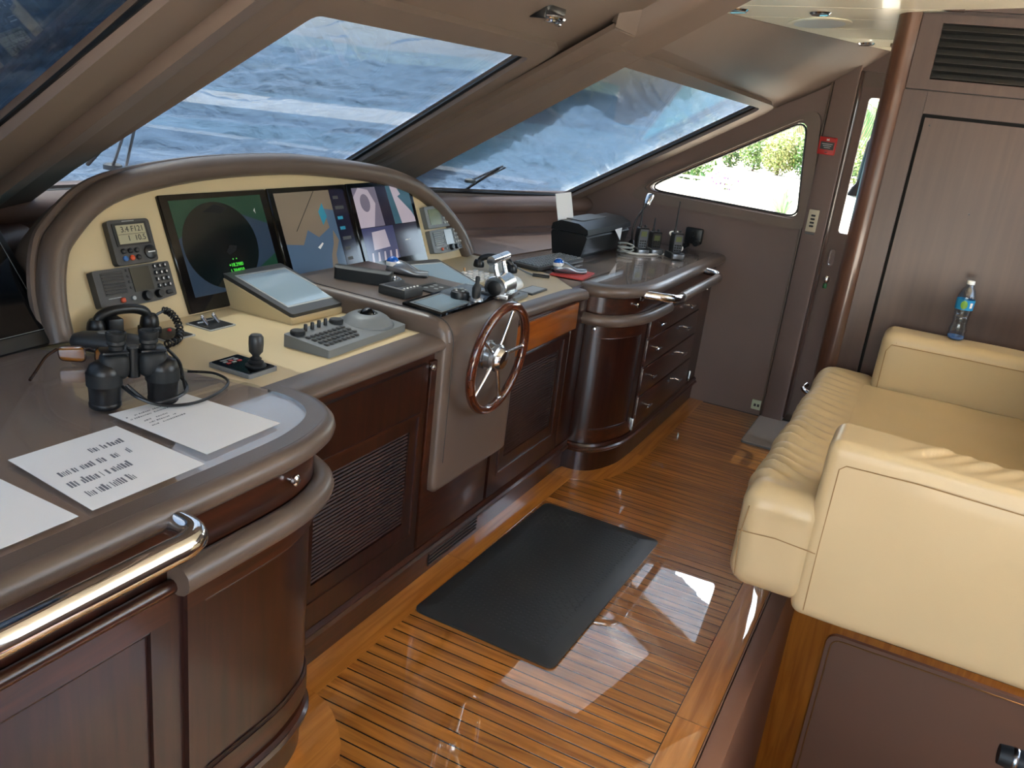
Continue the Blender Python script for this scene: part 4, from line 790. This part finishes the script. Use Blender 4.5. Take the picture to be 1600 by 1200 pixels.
# ------------------------------------------------------------------ floor things
t = T('floor_mat', 'black cushioned standing mat with sloping edges, on the teak floor before the console', 'mat', (2.515, .945, .001), math.radians(-1.2))
mh = .018; W_, D_ = .487, .25
def matsurf(u, v):
    x_ = (2*u-1)*W_; y_ = (2*v-1)*D_; e_ = min(W_-abs(x_), D_-abs(y_)); return (x_, y_, .006+min(1, e_/.055)*(mh-.006))
mb = MB().plate(rpoly(rect(-W_, W_, -D_, D_), .03), flat, 0, .007).plate(rpoly(rect(-W_+.055, W_-.055, -D_+.055, D_-.055), .004), flat, .006, mh)
o_ = rpoly(rect(-W_, W_, -D_, D_), .03); i_ = rpoly(rect(-W_+.055, W_-.055, -D_+.055, D_-.055), .004)
O('bevelled_body', MB().ring([[(a, b, 0) for a, b in o_], [(a, b, .007) for a, b in o_], [(a, b, mh) for a, b in i_]]), mat('mat_rubber', (46, 50, 53), .33), t, sharp=20)
k_ = MB(); 
for i in range(46):
    for j in range(20):
        x_ = -W_+.067+i*.0187; y_ = -D_+.066+j*.0194
        if x_ < W_-.06 and y_ < D_-.06:
            a = .785 if (i+j) % 2 else -.785; u = Vector((math.cos(a), math.sin(a)))*.0082; n_ = Vector((-u.y, u.x))*.42; p = Vector((x_, y_))
            k_.add([(*(p-u-n_), mh), (*(p+u-n_), mh), (*(p+u+n_), mh), (*(p-u+n_), mh), (*(p-u*.8), mh+.0009), (*(p+u*.8), mh+.0009)], [(0, 1, 5, 4), (2, 3, 4, 5), (1, 2, 5), (3, 0, 4)])
ks = O('tread_pattern', k_, bpy.data.materials['mat_rubber'], t); ks['kind'] = 'stuff'
t = T('door_mat', 'pale grey floor mat by the side door', 'mat', (4.585, .42, .001), 0); O('pile', MB().plate(rpoly(rect(-.245, .245, -.3, .245), .02), flat, 0, .012), 'doormat', t); O('border', MB().plate(rpoly(rect(-.25, .25, -.305, .25), .022), flat, 0, .009, [rpoly(rect(-.24, .24, -.295, .24), .018)]), 'grey', t)
# ------------------------------------------------------------------ sofa
sf = T('sofa', 'cream leather sofa with broad square arms, above the stairwell', 'sofa', (3.0, 0, .32))
def wrk(p, e):
    k = max(0, min(1, (p.z-.42)/.16))*max(0, min(1, (p.y+.05)/.28)); fr = max(0, 1-abs(p.y-.27)/.14)
    a = .010*fr*k*math.sin(p.x*88+3*math.sin(p.y*14)+4*noise.noise(Vector((p.x*2.5, p.y*3, 0))))*(0.35+abs(noise.noise(Vector((p.x*3, 1, 2)))))*2*(1 if 2.35 < p.x < 3.7 else .2)
    b = .010*noise.noise(Vector((p.x*4.5, p.y*3.5, 5))) if p.z > .6 else 0
    c_ = .004*noise.noise(Vector((p.x*16, p.y*5, p.z*5)))*fr
    return a+b+c_
bar = rcushion((3.02, .195, .50), (1.56, .235, .315), .06, (150, 22, 22), wrk)
mainc = rcushion((3.03, -.15, .50), (1.17, .62, .312), .03, (70, 40, 6), wrk)
bar.add(mainc.v, mainc.f); O('seat_cushion', bar, 'sofa', sf, True, sharp=80)
def armw(p, e):
    top = max(0, min(1, (p.z-.76)/.05)); a = 0
    for k, (x0, am) in enumerate(((-.09, .016), (-.145, .010), (-.20, .012), (-.27, .008), (-.34, .007), (-.42, .005))):
        d = (p.y-x0)+(p.x-2.34)*.7; a += am*(math.exp(-(d/.018)**2)-.8*math.exp(-((d+.032)/.02)**2))
    return top*a*math.exp(-((p.x-2.37)/.07)**2)*.6+.003*noise.noise(p*5)-.012*top*math.exp(-((p.y+.3)/.2)**2)
O('armrest', rcushion((2.345, -.31, .582), (.21, .87, .524), .032, (24, 90, 40), armw), 'sofa', sf, True, sharp=80)
O('armrest', rcushion((3.715, -.335, .70), (.19, .88, .352), .04, (20, 60, 24), lambda p, e: .004*noise.noise(p*4)), 'sofa', sf, True, sharp=80)
O('backrest', rcushion((3.03, -.66, .85), (1.17, .38, .62), .08, (40, 16, 24), lambda p, e: .012*noise.noise(p*3)), 'sofa', sf, True, sharp=80)
O('base', MB().rbb(2.5, 3.83, -.80, .0, .18, .34, .01).bb(3.45, 3.62, -.7, -.1, -.004, .2), 'mahog', sf, True)
sm = lambda pts: O('seam', MB().tube(pts, .0016, 5), 'seam', sf, True)
sm([(2.2395, .085, .345), (2.2395, .087, .55), (2.2395, .085, .772), (2.2395, .07, .786), (2.2395, -.1, .789), (2.2395, -.4, .78), (2.2395, -.72, .782)]); sm([(2.252, .08, .805), (2.252, -.1, .812), (2.252, -.4, .80), (2.252, -.72, .805)])
sm([(2.2395, .30, .52), (2.2395, .20, .528), (2.2395, .09, .52)]); sm([(2.2395, .285, .38), (2.2395, .295, .5), (2.2395, .285, .60)])
sm([(3.6195, .078, .56), (3.6195, .08, .80), (3.6195, .065, .828), (3.6195, -.2, .83), (3.6195, -.7, .83)]); sm([(3.63, .06, .846), (3.63, -.2, .85), (3.63, -.7, .85)]); sm([(3.632, .09, .79), (3.628, .07, .8), (3.622, .05, .815), (3.622, .05, .84)])
# ------------------------------------------------------------------ locker bulkhead
lk = T('locker', 'tall dark panelled locker with a slatted vent at its top, behind the sofa', 'locker', (4.1, -.3, 0)); LX = 3.84
fx = lambda y, z, w_: (LX-w_, y, z)
O('carcass', MB().bb(3.855, 4.5, -1.2, .30, 0, 2.09), 'locker', lk, True)
pts = [(.26, .0), (.275, .006), (.295, .008), (.32, .002), (.338, -.015), (.347, -.04), (.347, -.66), (.26, -.66)]
O('rounded_post', MB().ring([[(LX-d, y, z) for y, d in pts] for z in (.0, .5, 1.0, 1.5, 2.07)]), 'pilaster', lk, True, sharp=50)
O('stile', MB().plate(rect(.176, .2615, 0, 1.784), fx, -.016, .004), 'locker', lk, True); O('rail', MB().plate(rect(-1.2, .175, 1.702, 1.784), fx, -.016, .004), 'locker', lk, True)
O('panel_reveal', MB().plate(rect(-1.2, .1755, 0, 1.701), fx, -.016, -.012), 'void', lk, True); O('panel', MB().plate(rect(-1.2, .163, 0, 1.688), fx, -.015, -.002), 'locker', lk, True)
vd = O('vent_door', MB().plate(rect(-1.2, .2585, 1.789, 2.06), fx, -.016, .006, [rect(-1.1, .182, 1.828, 2.028)]), 'locker', lk, True); O('vent_back', MB().plate(rect(-1.15, .19, 1.82, 2.04), fx, -.016, -.014), 'void', vd, True)
pieces('vent_slat', MB().rbox((0, 0, 0), (.003, 1.28, .03), .001, 1, Matrix.Rotation(.9, 3, 'Y')), 'dgrey', vd, [(LX-.002-4.1, -.46+.3, 1.842+k*.0285) for k in range(7)])
O('cornice', MB().bb(LX-.03, 4.3, .12, .36, 2.07, 2.10).bb(LX-.015, 4.3, -1.2, .12, 2.075, 2.10), 'locker', lk, True)
O('foot_guard', MB().tube(spline([(LX-.012, .30, .50), (LX-.03, .345, .50), (LX+.01, .375, .505), (LX+.06, .37, .51)], 5), .012, 10), 'chrome', lk, True)
for y, z in ((.14, 1.66), (-.08, 1.35)): O('screw_cap', MB().cyl((LX-.003, y, z), (LX+.004, y, z), .0035, n=10), 'black', lk, True)
t = T('water_bottle', 'clear plastic water bottle with a blue and green label, on the far sofa arm', 'bottle', (3.735, -.150, .877))
bp = [(.001, .006), (.022, .0), (.031, .006), (.033, .02), (.030, .03), (.033, .042), (.027, .062), (.0262, .072), (.0285, .09), (.026, .096), (.030, .106), (.0285, .112), (.0325, .122), (.0325, .165), (.0315, .175), (.024, .20), (.0145, .212), (.0135, .222)]
O('body', MB().lathe(bp, 28), 'bottle', t); O('label', MB().ring([[(r*math.cos(2*PI*j/28), r*math.sin(2*PI*j/28), z) for j in range(28)] for r, z in ((.0329, .124), (.033, .164))], caps=False), 'plasticb', t)
O('label_leaf', MB().ring([[(.0333*math.cos(q), .0333*math.sin(q), z) for q in (3.35, 3.55, 3.75, 3.95, 4.15)] for z in (.128, .16)], caps=False).f and MB().grid(lambda u, v: (.0334*math.cos(3.05+.75*(u-.5)*math.sqrt(max(.05, 1-(2*v-1)**2))), .0334*math.sin(3.05+.75*(u-.5)*math.sqrt(max(.05, 1-(2*v-1)**2))), .128+.032*v), 8, 8), 'greenl', t)
O('label_band', MB().grid(lambda u, v: (.0335*math.cos(3.7+.35*u), .0335*math.sin(3.7+.35*u), .134+.02*v), 5, 2), 'white', t)
O('cap', MB().lathe([(.001, .236), (.0135, .236), (.0145, .233), (.0145, .222), (.001, .222)], 20), 'white', t)
O('water', MB().lathe([(.001, .004), (.02, .002), (.0295, .008), (.031, .016), (.001, .016)], 22), mat('blue_bottle_base', (60, 110, 180), .1), t)
# ------------------------------------------------------------------ things on the walls and overhead
t = T('alarm_call_point', 'red fire alarm call point on the post beside the side door', 'alarm', (4.815, .625, 1.522)); O('box', MB().rbb(-.022, 0, -.043, .043, -.044, .044, .005), 'red', t); O('message_panel', MB().bb(-.0235, -.021, -.034, .034, -.018, .02), 'black', t)
for k in range(3): O('message_line', MB().bb(-.0242, -.0234, -.026+.004*k, .026-.006*k, .008-.009*k, .0105-.009*k), 'wink', t)
O('flame_mark', MB().plate([(-.008, .026), (.008, .026), (.006, .036), (.001, .032), (-.004, .038)], lambda y, z, w_: (w_, y, z), -.0232, -.0225), 'wink', t); O('test_slot', MB().bb(-.0232, -.022, -.006, .006, -.034, -.03), 'black', t)
t = T('light_switch', 'narrow ivory switch plate with four dark rockers, below the red alarm', 'switch', (4.815, .617, 1.138)); O('plate', MB().rbb(-.01, 0, -.026, .026, -.058, .058, .003), 'ivory', t); pieces('rocker', MB().rbox((0, 0, 0), (.006, .022, .010), .002, 1), 'black', t, [(-.011, 0, -.028+k*.0185) for k in range(4)])
O('label_strip', MB().rbb(-.003, 0, -.024, .024, -.072, -.062, .001), 'grey', t)
t = T('door_stop', 'small pale green square catch low on the side wall', 'catch', (4.85, .70, .06)); O('plate', MB().rbb(-.012, 0, -.03, .03, -.028, .03, .005), mat('pale_green', (196, 214, 190), .4), t); O('slot', MB().bb(-.0135, -.011, -.016, -.003, -.008, .008).bb(-.0135, -.011, .003, .016, -.008, .008), 'dgrey', t)
cf = lambda x_, y_: (x_, y_, ceilz(x_, y_))
nrm = Vector((.105*.436, .105*.9, 1)).normalized(); RC = nrm.to_track_quat('Z', 'Y').to_euler()
for k, (x_, y_, lab) in enumerate(((3.655, .92, 'chrome ceiling downlight, first of three from the beam'), (3.772, .626, 'chrome ceiling downlight, between the other two'), (4.575, .526, 'chrome ceiling downlight, closest to the side door'))):
    t = T('ceiling_downlight', lab, 'ceiling light', cf(x_, y_), 0, 'downlights in the cream ceiling'); t.rotation_euler = RC
    O('rim', MB().lathe([(.026, .0), (.040, .0), (.041, -.004), (.034, -.010), (.027, -.008)], 26), 'chrome', t); O('bulb_recess', MB().lathe([(.001, -.001), (.027, -.001), (.027, -.006), (.014, -.0065), (.001, -.004)], 22), 'dgrey', t)
t = T('ceiling_lamp', 'round frosted ceiling lamp let into the cream boards', 'ceiling light', cf(4.01, .66)); t.rotation_euler = RC
O('rim', MB().lathe([(.10, .0), (.128, .0), (.129, -.003), (.112, -.007), (.10, -.004)], 36), 'cream', t); O('diffuser', MB().lathe([(.001, -.002), (.105, -.002), (.105, -.005), (.001, -.006)], 36), 'frost', t)
t = T('overhead_bracket', 'black overhead holder with a chrome ring, hanging from the headliner above the middle window', 'holder', (2.80, 1.34, 1.885)); 
O('mount', MB().rbox((0, .01, .0), (.14, .10, .05), .012, 2), 'black', t); O('yoke', MB().rbb(-.075, -.062, -.03, .03, -.045, .01, .004).rbb(.062, .075, -.03, .03, -.045, .01, .004), 'black', t)
O('ring', MB().tube([(.066*math.cos(2*PI*k/32), -.005+.052*math.sin(2*PI*k/32), -.036) for k in range(32)], .008, 8, True), 'chrome', t); O('pivot', MB().cyl((-.085, 0, -.005), (-.06, 0, -.005), .012, n=14).cyl((.02, -.03, -.05), (.035, -.03, -.05), .01, n=12), 'chrome', t)
t = T('stair_handrail', 'black stair handrail end with a chrome collar, below the sofa arm', 'handrail', (2.6, -.56, -.105)); O('rail', MB().tube([(0, .03, .0), (0, 0, .0), (0, -.6, .0)], [.030, .034, .034], 18), 'rubber', t); O('collar', MB().lathe([(.0345, -.008), (.037, -.004), (.037, .004), (.0345, .008)], 22, (0, -.012, 0), Matrix.Rotation(PI/2, 3, 'X')), 'steel', t); O('post', MB().tube([(0, -.4, 0), (.4, -.4, -.6), (.9, -.4, -.9)], .02, 10), 'steel', t)
# ------------------------------------------------------------------ outside: wipers and mesh covers on the windshield
def wiper(lab, P, a, b, c):
    t = T('windscreen_wiper', lab, 'wiper', P(*a, -.03)); L0 = Vector(t.location); g = lambda p, w_=-.035: tuple(Vector(P(*p, w_))-L0)
    O('arm', MB().tube([g(a), g(b)], .006, 8), 'steel', t); O('arm', MB().tube([g((a[0]+.05, a[1]-.005)), g((b[0]+.03, b[1]))], .006, 8), 'steel', t); O('blade', MB().tube([g((b[0]-.01, b[1]+.02), -.03), g((b[0]+.05, b[1]+.25), -.03)], .007, 6), 'black', t); O('motor_boss', MB().lathe([(.03, -.01), (.03, .005), (.02, .01), (.001, .012)], 18, g(a)), 'grey', t)
wiper('chrome double armed wiper outside the middle window, left of the arched panel', PC, (2.03, 2.50), (1.86, 2.22), .25); wiper('chrome double armed wiper outside the far window, beyond the arched panel', PF, (4.0, 2.235), (4.02, 2.06), .2)
def meshmat():
    m = bpy.data.materials.new('sunshade_mesh'); m.use_nodes = True; n = m.node_tree.nodes; L = m.node_tree.links; n.remove(n['Principled BSDF'])
    tc = n.new('ShaderNodeTexCoord'); mp = n.new('ShaderNodeMapping'); mp.inputs['Scale'].default_value = (1, 3.2, 1); L.new(tc.outputs['Object'], mp.inputs[0])
    a = n.new('ShaderNodeTexNoise'); a.inputs['Scale'].default_value = 6; a.inputs['Detail'].default_value = 7; a.inputs['Roughness'].default_value = .6; a.inputs['Distortion'].default_value = 1.2; L.new(mp.outputs[0], a.inputs['Vector'])
    bp = n.new('ShaderNodeBump'); bp.inputs['Strength'].default_value = 1; bp.inputs['Distance'].default_value = .06; L.new(a.outputs['Fac'], bp.inputs['Height'])
    d = n.new('ShaderNodeBsdfTranslucent'); d.inputs[0].default_value = srgb(42, 56, 74); g = n.new('ShaderNodeBsdfGlossy'); g.inputs[0].default_value = srgb(200, 212, 222); g.inputs['Roughness'].default_value = .2
    df = n.new('ShaderNodeBsdfDiffuse'); df.inputs[0].default_value = srgb(48, 66, 94)
    for s_ in (d, g, df): L.new(bp.outputs[0], s_.inputs['Normal'])
    m1 = n.new('ShaderNodeMixShader'); m1.inputs[0].default_value = .4; L.new(d.outputs[0], m1.inputs[1]); L.new(df.outputs[0], m1.inputs[2])
    m2 = n.new('ShaderNodeMixShader'); m2.inputs[0].default_value = .18; L.new(m1.outputs[0], m2.inputs[1]); L.new(g.outputs[0], m2.inputs[2])
    t_ = n.new('ShaderNodeBsdfTransparent'); t_.inputs[0].default_value = (.85, .93, 1, 1); m3 = n.new('ShaderNodeMixShader'); m3.inputs[0].default_value = .955; L.new(t_.outputs[0], m3.inputs[1]); L.new(m2.outputs[0], m3.inputs[2])
    L.new(m3.outputs[0], n['Material Output'].inputs[0]); return m
MM = meshmat()
def cover(lab, P, x0, x1, y0, y1, sl=0):
    def f(u, v):
        x_ = x0+(x1-x0)*u; y_ = y0+(y1-y0)*v+sl*(x_-x0); q = Vector((x_*2.4, y_*9, 0)); q = Vector((x_*1.7, y_*7, 0)); q = q+Vector((noise.noise(q*.6)*1.5, noise.noise(q*.7+Vector((9, 0, 0)))*1.5, 0)); h = 1-2*abs(noise.noise(q)); h2 = 1-2*abs(noise.noise(q*3.3+Vector((3, 1, 0))))
        return P(x_, y_, -.11+.032*h+.014*h2+.005*noise.noise(q*7))
    o = O('sunshade_cover', MB().grid(f, 190, 200), MM, sharp=180); tag(o, lab, 'sunshade'); return o
cover('wrinkled blue mesh sunshade outside the middle window', PC, 1.0, 4.0, 1.2, 2.8); cover('wrinkled blue mesh sunshade outside the far window next to the side wall', PF, 3.42, 5.5, .75, 2.75, -.28); cover('wrinkled blue mesh sunshade outside the near window at the top left', PN, -.6, 1.62, .5, 2.3, .28)
# ------------------------------------------------------------------ bow, water, shore
bowp = spline([(-.4, 2.4), (-.2, 4.5), (.6, 7.0), (1.6, 8.8), (2.45, 9.3), (3.3, 8.8), (4.3, 7.0), (5.1, 4.5), (5.3, 2.4)], 8)
b_ = T('bow_bulwark', 'white bow bulwark seen through the mesh sunshades', 'bulwark', (2.45, 6, .4)); O('bulwark_wall', MB().sweep(bowp, strip(0, .08, .3, 1.0)), 'grey', b_, True); O('cap_rail', MB().sweep(bowp, strip(-.06, .20, 1.0, 1.06)), 'dgrey', b_, True); O('foredeck', MB().plate(bowp, flat, .30, .36), mat('deck_grey', (86, 92, 98), .7), b_, True)
S('ground', MB().plate([(13, -60), (13, 2.5), (30, 9.8), (70, 22.5), (150, 46), (150, -60)], flat, -1.9, -1.5).plate([(53, 36), (41, 54), (26, 80), (35, 108), (60, 75), (78, 50)], flat, -1.9, -1.5), mat('pale_sand', (158, 151, 138), .9, var=.06, vscale=.4))
S('ground_side_bounce', MB().bb(-9, -1.45, -9, 4, -.12, -.06).bb(-1.45, 5.1, -9, -1.85, -.12, -.06), mat('pale_bounce', (214, 206, 192), .6))  # unseen pale surface added to bounce sunlight into the cabin from behind
S('ground_starboard_bounce', MB().bb(5.06, 6.3, -6, 9, -.16, -.1), bpy.data.materials['pale_bounce'])  # unseen reflector added to throw sunlight up onto the ceiling
ring_ = [(128, 48), (112, 78), (95, 105), (72, 130), (40, 150), (0, 165), (-50, 170), (-110, 160)]
ring_ = spline(ring_, 6); hv = [3.5+2.5*abs(noise.noise(Vector((k*.35, 3, 0))))+4*min(1, k/25) for k in range(len(ring_))]
S('sky_screen_hill', MB().ring([[(x_, y_, -3), (x_*1.01, y_*1.01, h*.8), (x_*1.06, y_*1.06, h+1), (x_*1.2, y_*1.2, h*.7), (x_*1.25, y_*1.25, -3)] for (x_, y_), h in zip(ring_, hv)]), mat('dark_screen_hill', (50, 72, 46), .9, var=.35, vscale=.25))  # invented hill, added to darken the bright sky behind the mesh
S('sea', MB().bb(-200, 200, -150, 260, -2.6, -2.4), mat('sea_water', (24, 62, 72), .9, spec=.05, var=.2, vscale=.5))
lm = [mat('leaf_bright', (120, 144, 74), .5), mat('leaf_mid', (78, 112, 54), .5), mat('leaf_grey', (132, 158, 118), .55), mat('petal_purple', (120, 52, 140), .6), mat('leaf_yellow', (150, 152, 92), .5), mat('bark', (92, 74, 58), .9)]
def leafy(name, lab, cat, c, r, n, m, s_, group=None, stem=True, m2=None):
    t = T(name, lab, cat, (c[0], c[1], -1.5), 0, group); rr = random.Random(sum(map(ord, lab))+int(c[0]*10))
    for mm, cnt in ((m, n), (m2, n//3)) if m2 else ((m, n),):
        mb = MB()
        for _ in range(cnt):
            d = Vector((rr.gauss(0, 1), rr.gauss(0, 1), rr.gauss(0, 1))).normalized()*(rr.random()**.4); p = Vector((d.x*r[0], d.y*r[1], r[2]+d.z*r[2])); a = Vector((rr.gauss(0, 1), rr.gauss(0, 1), rr.gauss(0, 1))).normalized(); b = a.orthogonal().normalized(); q = s_*rr.uniform(.6, 1.3)
            mb.add([p-a*q, p+b*q*.5, p+a*q, p-b*q*.5], [(0, 1, 2, 3)])
        O('foliage' if mm == m else 'blossom', mb, mm, t)
    if stem: O('stem', MB().tube([(0, 0, -.05), (0, 0, r[2])], .08, 6), lm[5], t)
    return t
for k, (x_, y_, h) in enumerate(((57, 5.0, 1.5), (57, 6.7, 1.3), (58, 8.4, 1.6), (58, 10.2, 1.5), (59, 12.0, 1.75), (60, 13.8, 1.7), (61, 15.8, 1.6), (61, 18, 1.5))):
    leafy('hedge_shrub', '%s shrub, %s from the right end of the hedge outside the side window' % (('yellow green', 'grey green', 'mid green', 'yellowish', 'bright green', 'dark green', 'pale green', 'light green')[k], ('first', 'second', 'third', 'fourth', 'fifth', 'sixth', 'seventh', 'eighth')[k]), 'shrub', (x_, y_, 0), (1.0, 1.25, h), 2200, lm[(0, 2, 1, 4, 0, 1, 2, 0)[k]], .12, 'hedge shrubs outside the side window', m2=lm[(4, 1, 0, 0, 2, 4, 0, 1)[k]])
leafy('leafy_bush', 'bright green bush behind the white benches outside the side window', 'bush', (42, 11.6, 0), (1.0, 1.3, .95), 900, lm[1], .13, m2=lm[0])
leafy('flowering_bush', 'purple flowering bush beside the white benches outside', 'bush', (38.7, 8.9, 0), (.6, .8, .45), 300, lm[2], .09, m2=lm[3])
t = T('agave', 'spiky grey green agave outside the side window, close to its lower corner', 'agave', (31.6, 5.1, -1.5)); ag = random.Random(4)
pieces('leaf', MB().tube([(0, 0, 0), (0, .25, .42), (0, .5, .85)], [.05, .05, .004], 5), lm[2], t, [(0, 0, .05)]*26, [(ag.uniform(-.5, .75), 0, 2*PI*k/26+ag.uniform(-.1, .1)) for k in range(26)])
def bench(x_, y_, lab):
    t = T('white_bench', lab, 'bench', (x_, y_, -1.5), .15, 'white benches outside the side window')
    pieces('slat', MB().rbox((0, 0, 0), (.05, 1.3, .09), .01, 1), 'white', t, [(-.0, 0, .38), (.0, 0, .56), (.0, 0, .74)]); pieces('seat_slat', MB().rbox((0, 0, 0), (.12, 1.3, .04), .01, 1), 'white', t, [(-.12, 0, .3), (-.28, 0, .3)]); pieces('leg', MB().bb(-.3, .05, -.03, .03, 0, .78), 'white', t, [(0, -.6, 0), (0, 0, 0), (0, .6, 0)])
bench(34.5, 7.6, 'white slatted bench outside, in front of the purple flowering bush'); bench(34.5, 9.3, 'white slatted bench outside, in front of the bright green bush')
t = T('palm_tree', 'palm tree with a frond hanging into the top corner of the side window', 'palm', (21.5, 2.72, -1.5)); O('trunk', MB().tube([(0, 0, -.1), (.1, -.1, 2), (0, 0, 3.6)], [.16, .13, .11], 10), lm[5], t)
fr = MB(); spine = [Vector((0, .0, 0)), Vector((0, .35, .28)), Vector((0, .75, .30)), Vector((0, 1.1, .05)), Vector((0, 1.3, -.4))]; sp = spline(spine, 6)
for k in range(2, len(sp)-1):
    p = Vector(sp[k]); tg = (Vector(sp[k+1])-p).normalized()
    for s_ in (-1, 1): q = p+Vector((s_*.4, 0, -.28))+tg*.28; w_ = tg*.03; fr.add([p-w_, p+w_, q+w_*.2, q-w_*.2], [(0, 1, 2, 3)])
pieces('frond', fr, lm[1], t, [(0, 0, 3.55)]*11, [(.0, random.uniform(-.2, .2), 2*PI*k/11) for k in range(11)])
t = T('hanging_jacket', 'dark jacket hanging outside the glass of the side door', 'jacket', (5.22, .42, 1.46)); O('cloth', MB().ring([[(.03*math.cos(q)*k2, o_+.06*math.sin(q)*k2, z) for q in [2*PI*j/14 for j in range(14)]] for z, k2, o_ in ((.26, .25, -.05), (.22, .8, -.04), (.1, 1.0, .0), (-.05, .9, .012), (-.12, .6, .03), (-.15, .7, .045), (-.19, .9, .05), (-.2, .2, .05))]), 'black', t, sharp=70); O('hook', MB().tube([(0, -.05, .25), (0, -.05, .5)], .006, 6), 'steel', t)
